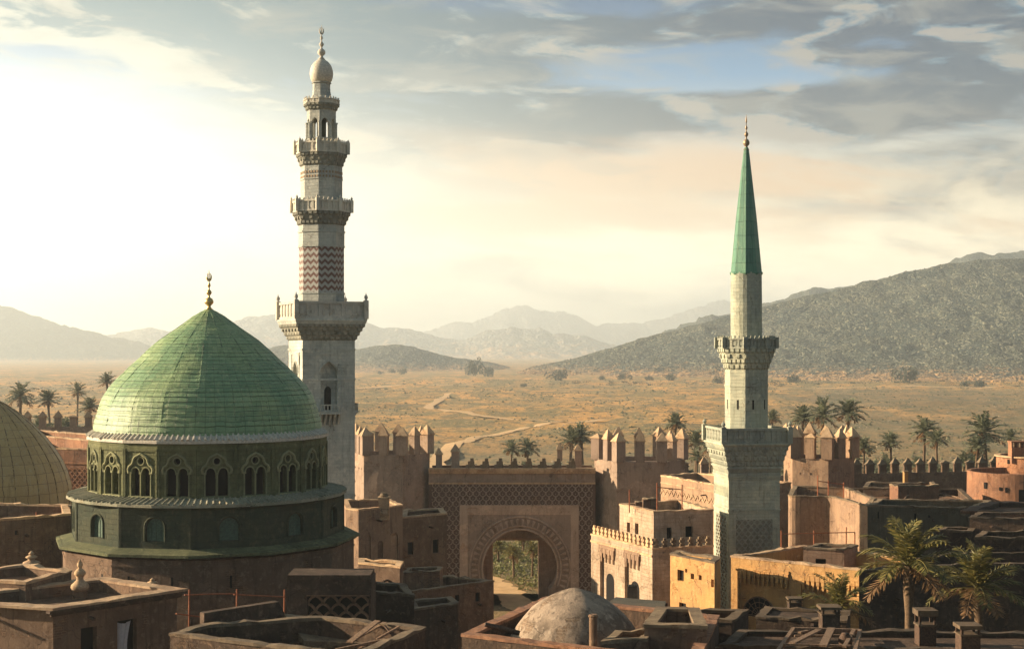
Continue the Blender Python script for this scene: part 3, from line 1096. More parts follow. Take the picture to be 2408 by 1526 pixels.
# raised seams on every gore
b = MB()
for g_ in range(gores):
    a = radians(-90 - 9 - 2.5) + 2 * pi * g_ / gores
    pts = [((r + .01) * cos(a), (r + .01) * sin(a), z) for r, z in [at_len(acc[-1] * t / 30) for t in range(30)]]
    b.tube(pts, .022, 5)
b.build('seam', M['copper'], mosque)


def ring_roof(parent, n, r0, z0, r1, z1, phase, mat, tiles, name='eave', tr=.10):
    """sloping tiled ledge: r0,z0 inner upper edge; r1,z1 outer lower edge"""
    b = MB()
    lo, hi = ngon(n, r1, phase), ngon(n, r0, phase)
    m_ = n
    b.add([(x, y, z1) for x, y in lo] + [(x, y, z0) for x, y in hi] + [(x, y, z1 - .16) for x, y in lo] + [(x, y, z1 - .22) for x, y in hi],
          [(i, (i + 1) % m_, m_ + (i + 1) % m_, m_ + i) for i in range(m_)] + [(i, (i + 1) % m_, 2 * m_ + (i + 1) % m_, 2 * m_ + i) for i in range(m_)] +
          [(2 * m_ + i, 2 * m_ + (i + 1) % m_, 3 * m_ + (i + 1) % m_, 3 * m_ + i) for i in range(m_)])
    rr = random.Random(int(r1 * 100))
    if tiles:
        for (oo, u, nn, L), (o2, u2, n2, L2) in zip(edges(lo), edges(hi)):
            k = max(2, int(L / tiles))
            for i in range(k):
                t = (i + .5) / k
                a = oo + u * (L * t)
                c_ = o2 + u2 * (L2 * t)
                jz = rr.uniform(-.02, .03)
                jr = rr.uniform(-.05, .06)
                out = (a - c_).normalized() * jr
                b.tube([Vector((c_.x, c_.y, z0 + .02)), Vector((a.x + out.x, a.y + out.y, z1 + .03 + jz))], [tr * .8, tr * rr.uniform(.9, 1.15)], 6)
    return b.build(name, mat, parent)


RD = 284 * s
ph20 = radians(-90 - 9 - 2.5)
z_e1, z_e1d = dz(1012), dz(1019)
ring_roof(mosque, 20, 272 * s, dz(1006), 290 * s, z_e1d, ph20, M['lead'], .33, 'eave', .085)
b = MB()
prism(b, ngon(20, RD * .995, ph20), z_e1d - .2, ngon(20, 288 * s, ph20), z_e1d - .02)
prism(b, ngon(20, RD * 1.006, ph20), dz(1037), ngon(20, RD * 1.006, ph20), z_e1d - .2)
b.build('cornice', M['drum'], mosque)
# drum walls: a bay = pilaster strips and a two-light window with a roundel, recessed
zt, zb = dz(1037), dz(1150)
poly = ngon(20, RD, ph20)
E = edges(poly)
b = MB()
L = E[0][3]
za_ = dz(1139)
lw = L * .165
lan = [arch(L * .5 - .66, L * .5 - .08, za_, dz(1077), 'round', 6), arch(L * .5 + .08, L * .5 + .66, za_, dz(1077), 'round', 6)]
rnd = circle(L * .5, dz(1063.5), .19)
bay_w = 0
for (o, u, n, LL) in E:
    b.panel(o, u, n, rect(0, LL, zb, zt), lan + [rnd], .42)
    b.obox(o, u, n, 0, .13, zb, zt, 0, .10)
    b.obox(o, u, n, LL - .13, LL, zb, zt, 0, .10)
    b.obox(o, u, n, .13, LL - .13, zt - .16, zt, 0, .07)
    b.obox(o, u, n, .13, .34, dz(1092), dz(1092) + .09, .0, .05)
    b.obox(o, u, n, LL - .34, LL - .13, dz(1092), dz(1092) + .09, .0, .05)
b.build('drum', M['drum'], mosque)
# one window as a part, in the frame of bay 0, then turned copies
o, u, n, LL = E[0]
b = MB()
for q in lan + [rnd]:
    b.poly([o + u * x - n * .36 + Vector((0, 0, z)) for x, z in q])
win = b.build('window', M['void'], mosque)
b = MB()
hood = []
c = LL / 2
zs0 = dz(1092)
# trefoil hood: side shoulders, top lobe
for sg in (-1,):
    pass
pts = [(-.62, zs0 + .05), (-.66, zs0 + .32), (-.60, zs0 + .52), (-.46, zs0 + .66), (-.40, zs0 + .82), (-.38, zs0 + 1.0), (-.30, zs0 + 1.16), (-.16, zs0 + 1.28), (0, zs0 + 1.40)]
pts = [(x * 1.34, zs0 + (z - zs0) * .84) for x, z in pts]
pts = pts + [(-x, z) for x, z in reversed(pts[:-1])]
b.tube([o + u * (c + x) + n * .05 + Vector((0, 0, z)) for x, z in pts], .085, 6)
for q in lan:
    a2 = [p for p in q if p[1] > zs0 - .05] or q
    ring = q[2:]
    b.tube([o + u * x + n * .03 + Vector((0, 0, z)) for x, z in ring], .045, 5)
b.tube([o + u * (c + .24 * cos(t * pi / 7)) + n * .03 + Vector((0, 0, dz(1063.5) + .24 * sin(t * pi / 7))) for t in range(15)], .045, 5)
for x in (c - (.72), c, c + (.72)):
    b.tube([o + u * x + n * .02 + Vector((0, 0, za_)), o + u * x + n * .02 + Vector((0, 0, zs0 + .1))], .05, 6)
    b.obox(o, u, n, x - .09, x + .09, zs0 + .0, zs0 + .12, 0, .10)
b.obox(o, u, n, c - .85, c + .85, za_ - .14, za_ - .02, 0, .12)
sur = b.build('window_surround', M['drum_trim'], win)
for k in range(1, 20):
    dup_part(win, rz=2 * pi * k / 20)
# second ledge and the twelve-sided storey
ph12 = radians(-90 - 10 - 15 + 0)
R2 = 327 * s
ring_roof(mosque, 24, RD * 1.0, dz(1143), 334 * s, dz(1153), ph12, M['tile'], .36, 'eave', .06)
b = MB()
prism(b, ngon(24, R2 * .99, ph12), dz(1165), ngon(24, 331 * s, ph12), dz(1154) - .16)
b.build('cornice', M['drum2'], mosque)
poly = ngon(12, R2, ph12)
E = edges(poly)
L = E[0][3]
hz0, hz1 = dz(1232), dz(1183)
hole = arch(L / 2 - .58, L / 2 + .58, hz0, hz1, 'round', 7)
b = MB()
for (o, u, n, LL) in E:
    b.panel(o, u, n, rect(0, LL, dz(1262), dz(1154)), [hole], .28)
    b.obox(o, u, n, 0, LL, dz(1250), dz(1250) + .09, 0, .05)
    b.obox(o, u, n, 0, .12, dz(1250), dz(1160), 0, .045)
    b.obox(o, u, n, LL - .12, LL, dz(1250), dz(1160), 0, .045)
b.build('storey_wall', M['drum2'], mosque)
o, u, n, LL = E[0]
b = MB()
b.poly([o + u * x - n * .2 + Vector((0, 0, z)) for x, z in hole])
for k in range(1, 4):
    b.obox(o, u, n, LL / 2 - .58 + k * .29 - .015, LL / 2 - .58 + k * .29 + .015, hz0, hz1 - .25, -.2, -.17)
w2 = b.build('window', M['greenglass'], mosque)
b = MB()
b.tube([o + u * (LL / 2 + (x - LL / 2) * 1.10) + n * .02 + Vector((0, 0, z + (.08 if z > hz0 + .1 else 0))) for x, z in hole[1:] + hole[:1]], .06, 6)
b.build('window_surround', M['drum2'], w2)
for k in range(1, 12):
    dup_part(w2, rz=2 * pi * k / 12)
# third ledge and the base
ring_roof(mosque, 12, R2 * 1.0, dz(1247), 366 * s, dz(1256), ph12, M['drum'], 0, 'ledge')
b = MB()
R3 = 352 * s
b.lathe([(R3, 0), (R3, dz(1262) - .2), (R3 * 1.02, dz(1262) - .12)], 12, ph12, cap=False)
E3 = edges(ngon(12, R3, ph12))
for (o, u, n, LL) in E3:
    b.obox(o, u, n, 0, LL, dz(1285), dz(1285) + .10, 0, .05)
b.build('base_wall', M['shade'], mosque)
for fx, i in ((.22, 0), (.78, 0), (.5, 1), (.3, 11), (.8, 11), (.5, 2)):
    o, u, n, LL = E3[i]
    b = MB()
    b.obox(o, u, n, LL * fx - .07, LL * fx + .07, dz(1330), dz(1304), .0, .012)
    b.build('slit_window', M['void'], mosque)

# ------------------------------------------------------------------ ochre dome at the left edge
gd = thing('ochre_dome', 'ochre sheeted dome cut off by the left edge of the view', 'dome', (xof(-18, 112), 112, 0))
sg = 112 / F
b = MB()
prof = [(183, 1200), (181, 1170), (177, 1140), (170, 1112), (158, 1084), (140, 1055), (118, 1026), (92, 998), (62, 972), (30, 950), (8, 938)]
prof = [(a * sg, zof(y, 112)) for a, y in prof]
fine = []
for i in range(len(prof) - 1):
    for t in range(3):
        k = t / 3
        fine.append((prof[i][0] * (1 - k) + prof[i + 1][0] * k, prof[i][1] * (1 - k) + prof[i + 1][1] * k))
b.lathe(fine + [prof[-1]], 64, 0)
for k_, uvv in b.uv.items():
    b.uv[k_] = [(uu / 3.2, vv) for uu, vv in uvv]
b.build('shell', M['golddome'], gd, smooth=True)
b = MB()
for k in range(20):
    a = 2 * pi * k / 20
    b.tube([(r * cos(a), r * sin(a), z) for r, z in fine], .05, 5)
b.build('seam', M['golddome'], gd)
b = MB()
b.lathe([(184 * sg, 0), (184 * sg, zof(1196, 112)), (188 * sg, zof(1196, 112)), (188 * sg, zof(1188, 112)), (178 * sg, zof(1188, 112))], 32)
b.build('drum', M['shade'], gd)

# ------------------------------------------------------------------ tall minaret
MD = 127.0
sm_ = MD / F
tm = thing('minaret', 'tall pale stone minaret with four balconies and a red and white chevron band', 'minaret', (xof(756, MD), MD, 0), radians(23.4))
tz = lambda y: zof(y, MD)
hw = 125 * sm_ / 2
sq = [(-hw, -hw), (hw, -hw), (hw, hw), (-hw, hw)]
z_sh = tz(800)
E = edges(sq)
W = 2 * hw
niche = arch(W * .34, W * .66, tz(961), tz(850), 'point', 8)
b = MB()
for i, (o, u, n, L) in enumerate(E):
    b.panel(o, u, n, rect(0, L, 0, z_sh), [niche], .55)
    for y in (823, 892):
        b.obox(o, u, n, -.04 if y == 823 else 0, L + (.04 if y == 823 else 0), tz(y), tz(y) + .16, 0, .07)
    # frame of the niche
    b.obox(o, u, n, W * .22, W * .25, tz(961), tz(828), 0, .06)
    b.obox(o, u, n, W * .75, W * .78, tz(961), tz(828), 0, .06)
    b.obox(o, u, n, W * .22, W * .78, tz(832), tz(828), .001, .065)
    ar = [p for p in niche[2:]]
    b.tube([o + u * (W / 2 + (x - W / 2) * 1.12) + n * .02 + Vector((0, 0, z + .1)) for x, z in ar], .07, 6)
b.build('shaft', M['stone'], tm)
for i, (o, u, n, L) in enumerate(E):
    b = MB()
    b.poly([o + u * x - n * .5 + Vector((0, 0, z)) for x, z in niche])
    wd = b.build('window', M['stone'], tm)
    b = MB()
    b.add([o + u * x - n * .47 + Vector((0, 0, z)) for x, z in arch(W * .44, W * .57, tz(961), tz(905), 'point', 6)], [range(15)])
    b.build('opening', M['void'], wd)
    # little bracketed balcony below
    b = MB()
    b.obox(o, u, n, W * .30, W * .70, tz(970), tz(964), 0, .75)
    for k in range(7):
        x = W * (.31 + .38 * k / 6)
        b.obox(o, u, n, x - .04, x + .04, tz(964), tz(950), .66, .74)
    b.obox(o, u, n, W * .30, W * .70, tz(950), tz(947), .62, .76)
    for k in range(5):
        x = W * (.33 + .34 * k / 4)
        b.hexa([o + u * (x - .08) + Vector((0, 0, tz(995))), o + u * (x + .08) + Vector((0, 0, tz(995))), o + u * (x + .08) + n * .1 + Vector((0, 0, tz(995))), o + u * (x - .08) + n * .1 + Vector((0, 0, tz(995)))],
               [o + u * (x - .08) + Vector((0, 0, tz(970))), o + u * (x + .08) + Vector((0, 0, tz(970))), o + u * (x + .08) + n * .65 + Vector((0, 0, tz(970))), o + u * (x - .08) + n * .65 + Vector((0, 0, tz(970)))])
    b.build('small_balcony', M['stone'], tm)
    for fx, ya, yb in ((.2, 836, 856), (.8, 836, 856)):
        b = MB()
        b.obox(o, u, n, L * fx - .08, L * fx + .08, tz(yb), tz(ya), .0, .012)
        if i == 3:
            b.build('slit_window', M['dark'], tm)
kb = 164 / 125
corbels(tm, sq, kb, z_sh, tz(762), M['stone'], 4, .5)
b = MB()
prism(b, grow(sq, kb * 1.0), tz(762), grow(sq, kb * 1.04), tz(754))
prism(b, grow(sq, kb * 1.04), tz(754), grow(sq, kb * 1.04), tz(750))
b.build('cornice', M['stone'], tm)
parapet(tm, grow(sq, kb), tz(750), tz(710), M['stone'], .95, True, True, 1.0)
# octagonal shafts
PH = radians(-90 - 23.4)      # one corner toward the camera


def octp(rpx, D=MD, ph=PH):
    return ngon(8, rpx * D / F, ph)


def stage(parent, segs, mat, name='shaft', D=MD, ph=PH, n=8):
    b = MB()
    for (r0, y0, r1, y1) in segs:
        prism(b, ngon(n, r0 * D / F, ph), zof(y0, D), ngon(n, r1 * D / F, ph), zof(y1, D))
    return b.build(name, mat, parent)


stage(tm, [(54, 752, 54, 692), (55.5, 692, 55.5, 688)], M['stone'])
stage(tm, [(54, 580, 54, 548), (56, 548, 56, 544), (54, 544, 54, 530), (55.5, 582, 55.5, 578)], M['stone'])
b = MB()
prism(b, octp(53), tz(690), octp(53), tz(580))
b.build('chevron_band', M['chevron'], tm)
corbels(tm, octp(54), 69 / 54, tz(531), tz(500), M['stone'], 3, .40)
parapet(tm, octp(69), tz(500), tz(474), M['stone'], .48, True, True, .6, True)
stage(tm, [(49, 500, 49, 425), (50.5, 425, 50.5, 421), (49, 421, 49, 392)], M['stone'])
b = MB()
for (o, u, n, L) in edges(octp(49)):
    for yy in (418, 408):
        for i in range(5):
            b.obox(o, u, n, L * (i + .2) / 5, L * (i + .75) / 5, tz(yy) - .1, tz(yy) + .1, 0, .05)
b.build('dentil_band', M['bronze'], tm)
corbels(tm, octp(49), 61 / 49, tz(393), tz(363), M['stone'], 3, .38)
parapet(tm, octp(61), tz(363), tz(338), M['stone'], .45, True, True, .5, True)
# lantern: eight piers and pointed arches, open all the way through
b = MB()
pl = octp(34)
for (o, u, n, L) in edges(pl):
    hole = arch(L * .20, L * .80, tz(326), tz(280), 'point', 6)
    b.panel(o, u, n, rect(0, L, tz(328), tz(264)), [hole], .28, True)
    b.tube([o + u * .0 + n * .0 + Vector((0, 0, tz(326))), o + Vector((0, 0, tz(292)))], .12, 8)
    b.obox(o, u, n, -.14, .14, tz(292), tz(289), -.1, .14)
    b.obox(o, u, n, -.14, .14, tz(328), tz(325), -.1, .14)
prism(b, octp(35), tz(330), octp(35), tz(327))
prism(b, octp(34), tz(264), octp(35), tz(261))
b.build('lantern', M['stone'], tm)
b = MB()
prism(b, octp(11), tz(328), octp(11), tz(262))
b.build('core', M['drum2'], tm)
corbels(tm, octp(34), 43 / 34, tz(262), tz(246), M['stone'], 2, .34)
parapet(tm, octp(43), tz(246), tz(236), M['stone'], .45, False, True, 0, True)
b = MB()
b.lathe([(r * sm_, tz(y)) for r, y in [(27, 246), (26, 232), (23, 226), (21, 215), (20.5, 205), (21, 198), (24, 196), (22, 194)]], 8, PH)
b.build('neck', M['stone'], tm)
b = MB()
b.lathe([(r * sm_, tz(y)) for r, y in [(20, 195), (24, 190), (26.5, 182), (27.5, 174), (26.5, 165), (24, 157), (20, 150), (14, 144), (8, 140), (5, 137)]], 28)
b.build('bulb', M['lead'], tm, smooth=True)
finial(tm, tz(139), (139 - 58) * sm_, .36, M['lead'])

# ------------------------------------------------------------------ minaret with the green spire
SD = 115.0
ss = SD / F
gm_ = thing('minaret', 'slimmer square based minaret with a tall pointed green spire', 'minaret', (xof(1755, SD), SD, 0), radians(8.1))
gz_ = lambda y: zof(y, SD)
hw = 122 * ss / 2
W = 2 * hw
sq = [(-hw, -hw), (hw, -hw), (hw, hw), (-hw, hw)]
E = edges(sq)
b = MB()
for i, (o, u, n, L) in enumerate(E):
    if i == 3:
        hs = [rect(W * .14, W * .86, gz_(1440), gz_(1207))]
    elif i == 0:
        hs = [rect(W * .14, W * .86, gz_(1300), gz_(1213))]
    else:
        hs = []
    b.panel(o, u, n, rect(0, L, 0, gz_(1112)), hs, .08)
    b.obox(o, u, n, -.06, L + .06, gz_(1193), gz_(1193) + .12, 0, .06)
    b.obox(o, u, n, -.03, L + .03, gz_(1196), gz_(1196) + .10, 0, .03)
    b.obox(o, u, n, -.08, L + .08, gz_(1116), gz_(1116) + .13, 0, .09)
    b.obox(o, u, n, -.05, L + .05, gz_(1121), gz_(1121) + .10, 0, .05)
    for k in range(9):
        b.tube([o + u * (L * (.08 + .84 * k / 8) + .14 * cos(a_)) + n * .01 + Vector((0, 0, gz_(1150) + .4 * sin(a_))) for a_ in [t * pi / 4 for t in range(9)]], .022, 4)
b.build('shaft', M['stone_y'], gm_)
for i, (y0, y1) in ((3, (1440, 1207)), (0, (1300, 1213))):
    o, u, n, L = E[i]
    b = MB()
    b.add([o + u * x - n * .07 + Vector((0, 0, z)) for x, z in rect(W * .14, W * .86, gz_(y0), gz_(y1))], [(0, 1, 2, 3)])
    bed = b.build('lattice_panel', M['carve_bed'] if i == 3 else M['stone_dk'], gm_)
    b = MB()
    lattice(b, o, u, n, W * .145, W * .855, gz_(y0), gz_(y1), W * .71 / (6 if i == 0 else 4), .58, .11 if i == 0 else .17, -.07, -.004, .5)
    b.build('lattice', M['stone_y'], bed)
b = MB()
prism(b, grow(sq, 1.03), gz_(1112), grow(sq, 1.03), gz_(1106))
prism(b, grow(sq, 1.0), gz_(1106), grow(sq, 1.06), gz_(1096))
prism(b, grow(sq, 1.09), gz_(1096), grow(sq, 1.09), gz_(1092))
b.build('moulding', M['stone_y'], gm_)
kb = 156 / 122
corbels(gm_, grow(sq, 1.05), kb / 1.05 * .985, gz_(1092), gz_(1044), M['stone_y'], 4, .36)
b = MB()
prism(b, grow(sq, kb), gz_(1044), grow(sq, kb * 1.04), gz_(1040))
prism(b, grow(sq, kb * 1.04), gz_(1040), grow(sq, kb * 1.04), gz_(1037))
b.build('cornice', M['stone_y'], gm_)
parapet(gm_, grow(sq, kb), gz_(1037), gz_(1002), M['stone_y'], .42, True, True, .8)
PH2 = radians(-90 - 8.1 - 12)
b = MB()
for yy in ((1006, 868),):
    prism(b, ngon(8, 50 * ss, PH2), gz_(yy[0]), ngon(8, 50 * ss, PH2), gz_(yy[1]))
prism(b, ngon(8, 51.5 * ss, PH2), gz_(907), ngon(8, 51.5 * ss, PH2), gz_(903))
b.build('shaft', M['stone_y'], gm_)
for k, (o, u, n, L) in enumerate(edges(ngon(8, 50 * ss, PH2))):
    b = MB()
    b.obox(o, u, n, L * .44, L * .56, gz_(960), gz_(938), .0, .015)
    b.build('slit_window', M['dark'], gm_)
corbels(gm_, ngon(8, 50 * ss, PH2), 68.5 / 50, gz_(868), gz_(818), M['stone_y'], 4, .36)
parapet(gm_, ngon(8, 68.5 * ss, PH2), gz_(818), gz_(795), M['stone_y'], .45, True, True, 0, True)
b = MB()
b.lathe([(36.5 * ss, gz_(818)), (36.5 * ss, gz_(700)), (35.8 * ss, gz_(640))], 24, 0, cap=False)
b.build('round_shaft', M['stone_y'], gm_)
b = MB()
b.lathe([(35 * ss, gz_(648)), (38.5 * ss, gz_(643)), (38.5 * ss, gz_(640)), (36 * ss, gz_(638)), (31.5 * ss, gz_(590)), (24 * ss, gz_(510)), (15 * ss, gz_(430)), (8.5 * ss, gz_(372)), (6 * ss, gz_(350)), (4 * ss, gz_(346))], 8, PH2)
b.build('spire', M['copper2'], gm_)
finial(gm_, gz_(352), (352 - 268) * ss, .27, M['bronze'], False)
# ------------------------------------------------------------------ city gate
GD = 170.0
sG = GD / F
gate = thing('city_gate', 'monumental city gate with a horseshoe arch framed by carved plaster', 'gate', (0, GD, 0))
gx = lambda x: (x - CX) * sG
gzz = lambda y: zof(y, GD)
O, U, NN = Vector((0, 0, 0)), Vector((1, 0, 0)), Vector((0, -1, 0))
hs_px = [(1156, 1421), (1290, 1421), (1291, 1386), (1299, 1377), (1307, 1361), (1311, 1336), (1308, 1312), (1299, 1292), (1286, 1276), (1267, 1261), (1245, 1247), (1223, 1234),
         (1201, 1247), (1179, 1261), (1160, 1276), (1147, 1292), (1139, 1312), (1136, 1336), (1140, 1361), (1148, 1377), (1155, 1386)]
hs = [(gx(x), max(0, gzz(y))) for x, y in hs_px]
b = MB()
x0, x1, xi0, xi1 = gx(1008), gx(1400), gx(1085), gx(1357)
zc, zf = gzz(1133), gzz(1190)
# carved beds (left, right, top) are parts; the plain spandrel sits inside the frame
b.panel(O, U, NN, rect(xi0, xi1, 0, zf), [hs], 3.0)
b.box(x0, x1, 0.02, 3.0, zc, gzz(1108))
b.box(x0, x1, 3.0, 8.0, gzz(1272), gzz(1108) - 1.0)
b.build('wall', M['tower'], gate)
b = MB()
# inner wall with a square headed doorway
b.panel(Vector((0, 3.0, 0)), U, NN, rect(x0, x1, 0, gzz(1272)), [rect(gx(1157), gx(1268), 0.0, gzz(1277))], 5.0, True)
b.build('inner_wall', M['pinkbrick'], gate)
b = MB()
for d, (ya, yb) in ((.30, (1108, 1104)), (.18, (1112, 1108)), (.38, (1104, 1099)), (.12, (1137, 1133))):
    b.box(x0, x1, -d, 0.6, gzz(ya), gzz(yb))
b.build('cornice', M['coping'], gate)
b = MB()
b.add([O + U * x + Vector((0, 0, z)) for x, z in rect(x0, xi0, 0, zc)], [(0, 1, 2, 3)])
b.add([O + U * x + Vector((0, 0, z)) for x, z in rect(xi1, x1, 0, zc)], [(0, 1, 2, 3)])
b.add([O + U * x + Vector((0, 0, z)) for x, z in rect(xi0, xi1, zf, zc)], [(0, 1, 2, 3)])
b.v = [v + Vector((0, .02, 0)) for v in b.v]
bed = b.build('carved_panel', M['carve_bed'], gate)
b = MB()
cw_, ch_ = gx(1220) - gx(1204), 1.12


def scales(b, xa, xb, za, zb):
    nu = max(1, round((xb - xa) / cw_))
    w_ = (xb - xa) / nu
    nz = max(1, round((zb - za) / (ch_ / 2)))
    h_ = (zb - za) / nz
    for j in range(nz):
        for i in range(nu + (j % 2)):
            c = xa + (i + (.5 if j % 2 == 0 else 0)) * w_
            z = za + j * h_
            for sg in (-1, 1):
                q = [(0, 0), (.30, .18), (.46, .50), (.40, .80), (.5, 1.0)]
                for (a, e), (a2, e2) in zip(q, q[1:]):
                    xx, xx2 = c + sg * a * w_, c + sg * a2 * w_
                    if min(xx, xx2) < xa - .01 or max(xx, xx2) > xb + .01:
                        continue
                    z_, z2_ = z + e * h_ * 1.0, z + e2 * h_ * 1.0
                    b.beam((xx, -.03, z_), (xx2, -.03, z2_), .085, .10, Vector((0, 1, 0)))
            b.box(c - .05 * w_, c + .05 * w_, -.05, .015, z + .45 * h_, z + .7 * h_)


scales(b, gx(1016), gx(1081), 1.5, zc - .1)
scales(b, gx(1361), gx(1393), 1.5, zc - .1)
scales(b, gx(1081), gx(1361), zf + .15, zc - .1)
b.build('carving', M['carve'], bed)
b = MB()
for (xa, xb, za, zb, d) in ((1081, 1086, 0, 1186, .16), (1356, 1361, 0, 1186, .16), (1086, 1100, 0, 1190, .10), (1342, 1356, 0, 1190, .10)):
    b.box(gx(xa), gx(xb), -d, .0, 0, gzz(zb))
b.box(gx(1081), gx(1361), -.17, 0, gzz(1191), gzz(1186))
b.box(gx(1100), gx(1342), -.105, 0, gzz(1204), gzz(1191))
b.box(gx(1100), gx(1342), -.05, 0, gzz(1209), gzz(1204))
b.build('frame', M['carve'], gate)
b = MB()
cxx, czz = gx(1223), gzz(1335)
lob = 34
for k in range(lob):
    a = radians(-22) + (pi + radians(44)) * k / (lob - 1)
    r = 106 * sG
    p = Vector((cxx + r * cos(a), -.02, czz + r * 1.02 * sin(a)))
    t = Vector((-sin(a), 0, cos(a)))
    q = Vector((cos(a), 0, sin(a)))
    b.hexa([p + q * .42 - t * .18, p + q * .42 + t * .18, p - q * .3 + t * .06, p - q * .3 - t * .06],
           [p + q * .42 - t * .18 - Vector((0, .24, 0)), p + q * .42 + t * .18 - Vector((0, .24, 0)), p - q * .3 + t * .06 - Vector((0, .24, 0)), p - q * .3 - t * .06 - Vector((0, .24, 0))])
for r, wd in ((118, .12), (97, .10), (89, .12)):
    b.tube([Vector((cxx + r * sG * cos(a), -.03, czz + r * 1.03 * sG * sin(a))) for a in [radians(-24) + (pi + radians(48)) * k / 48 for k in range(49)]], wd, 6)
b.build('archivolt', M['carve'], gate)
b = MB()
b.box(x0, x1, .6, 8.0, gzz(1108) - 1.02, gzz(1108) - .98)
b.box(x0, x1, 7.4, 8.0, gzz(1108) - .98, gzz(1108) + .15)
b.build('wall_walk', M['roofdirt'], gate)
zt = gzz(1099)
mer = None
for k, x in enumerate([1106, 1140, 1173, 1207, 1241, 1275, 1309, 1343]):
    if mer is None:
        b = MB()
        for j, (w_, za, zb) in enumerate(((.55, 0, .42), (.38, .42, .80), (.20, .80, 1.15))):
            b.box(-w_ + .10 * j, w_ + .10 * j, -.22 + j * .02, .22 - j * .02, za, zb)
        mer = b.build('stepped_merlon', M['coping_dk'], gate, loc=(gx(x), .05, zt))
    else:
        dup_part(mer, loc=(gx(x), .05, zt))


def merlon(parent, mat, w_=.62, d_=.5, h=2.2, cap=1.3, loc=(0, 0, 0), rz=0, capmat=None):
    b = MB()
    rr_ = random.Random(int(loc[0] * 991 + loc[1] * 77 + h * 10))
    h *= rr_.uniform(.94, 1.04)
    cap *= rr_.uniform(.82, 1.08)
    cap *= .45 if rr_.random() < .12 else 1
    rz += rr_.uniform(-.06, .06)
    w_ *= rr_.uniform(.94, 1.05)
    b.box(-w_, w_, -d_, d_, -.05, h)
    m1 = b.build('merlon', mat, parent, loc=loc)
    m1.rotation_euler = (0, 0, rz)
    b = MB()
    o_ = .12
    lo = [(-w_ - o_, -d_ - o_, h), (w_ + o_, -d_ - o_, h), (w_ + o_, d_ + o_, h), (-w_ - o_, d_ + o_, h)]
    lo2 = [(x, y, h + .10) for x, y, z in lo]
    b.hexa(lo, lo2)
    tx, ty = rr_.uniform(-.07, .07), rr_.uniform(-.07, .07)
    b.hexa([(x * .98, y * .98, h + .09) for x, y, z in lo], [(x * .09 + tx, y * .09 + ty, h + cap) for x, y, z in lo])
    b.build('merlon_cap', capmat or (M['coping'] if mat in (M['tower'], M['pink']) else M['coping_dk']), m1)  # pale caps: caught sunlight put into the colour
    return m1


for (x, y0, y1, wpx) in ((1031, 1104, 1050, 7), (1070, 1104, 1044, 10), (1319, 1080, 1046, 6), (1363, 1104, 1046, 8)):
    q = merlon(gate, M['tower'], wpx * sG, wpx * sG, (y0 - y1) * sG * .8, .9, loc=(gx(x), 1.2 if x < 1300 else 4.0, gzz(y0) - .4))


def tower(label, x, D, rpx, ytop, ph_deg, mat, nm=6, mh=2.2, cap=1.2, ybase=0, mw=.6, n=6):
    s_ = D / F
    a0 = -atan2(x - CX, F)
    t = thing('wall_tower', label, 'tower', (xof(x, D), D, 0), 0, 'towers of the town wall')
    R_ = rpx * s_
    ph = radians(-90 + ph_deg) + a0
    pl = ngon(n, R_, ph)
    zt = zof(ytop, D)
    b = MB()
    V, fs = [], []
    rows = 14
    rr_ = random.Random(int(x))
    for (o, u, nn, L) in edges(pl):
        cols = 6
        for j in range(rows + 1):
            for i in range(cols + 1):
                z = zt * j / rows
                off = noise.noise(Vector((x + i * .7 + o.x, z * .35, o.y))) * .09 if 0 < i < cols else 0
                q = o + u * (L * i / cols) + nn * off
                V.append((q.x, q.y, z))
        k0 = len(V) - (rows + 1) * (cols + 1)
        for j in range(rows):
            for i in range(cols):
                a = k0 + j * (cols + 1) + i
                fs.append((a, a + 1, a + cols + 2, a + cols + 1))
    b.add(V, fs)
    inn = inset(pl, .8)
    m_ = len(pl)
    b.add([(x_, y_, zt) for x_, y_ in pl] + [(x_, y_, zt) for x_, y_ in inn] + [(x_, y_, zt - .5) for x_, y_ in inn],
          [(i, (i + 1) % m_, m_ + (i + 1) % m_, m_ + i) for i in range(m_)] + [(m_ + i, m_ + (i + 1) % m_, 2 * m_ + (i + 1) % m_, 2 * m_ + i) for i in range(m_)] + [tuple(range(2 * m_, 3 * m_))])
    rs = random.Random(int(x) + 5)
    for (o, u, nn, L) in edges(pl):
        for zz in range(1, 5):
            for xx in (.2, .5, .8):
                if rs.random() < .75:
                    c = L * (xx + rs.uniform(-.03, .03))
                    zq = zt - 1.7 * zz
                    b.obox(o, u, nn, c - .09, c + .09, zq - .09, zq + .09, -.05, .055)
    b.build('wall', mat, t)
    for k in range(m_):
        c0 = Vector(pl[k])
        c1 = Vector(pl[(k + 1) % m_])
        ang = atan2(c1.y - c0.y, c1.x - c0.x)
        cc = c0 * .93
        merlon(t, mat, mw, mw, mh, cap, (cc.x, cc.y, zt), ang + pi / 6)
        mid = (c0 + c1) / 2 * .93
        merlon(t, mat, mw * .9, mw * .65, mh * .98, cap * .95, (mid.x, mid.y, zt), ang)
    return t


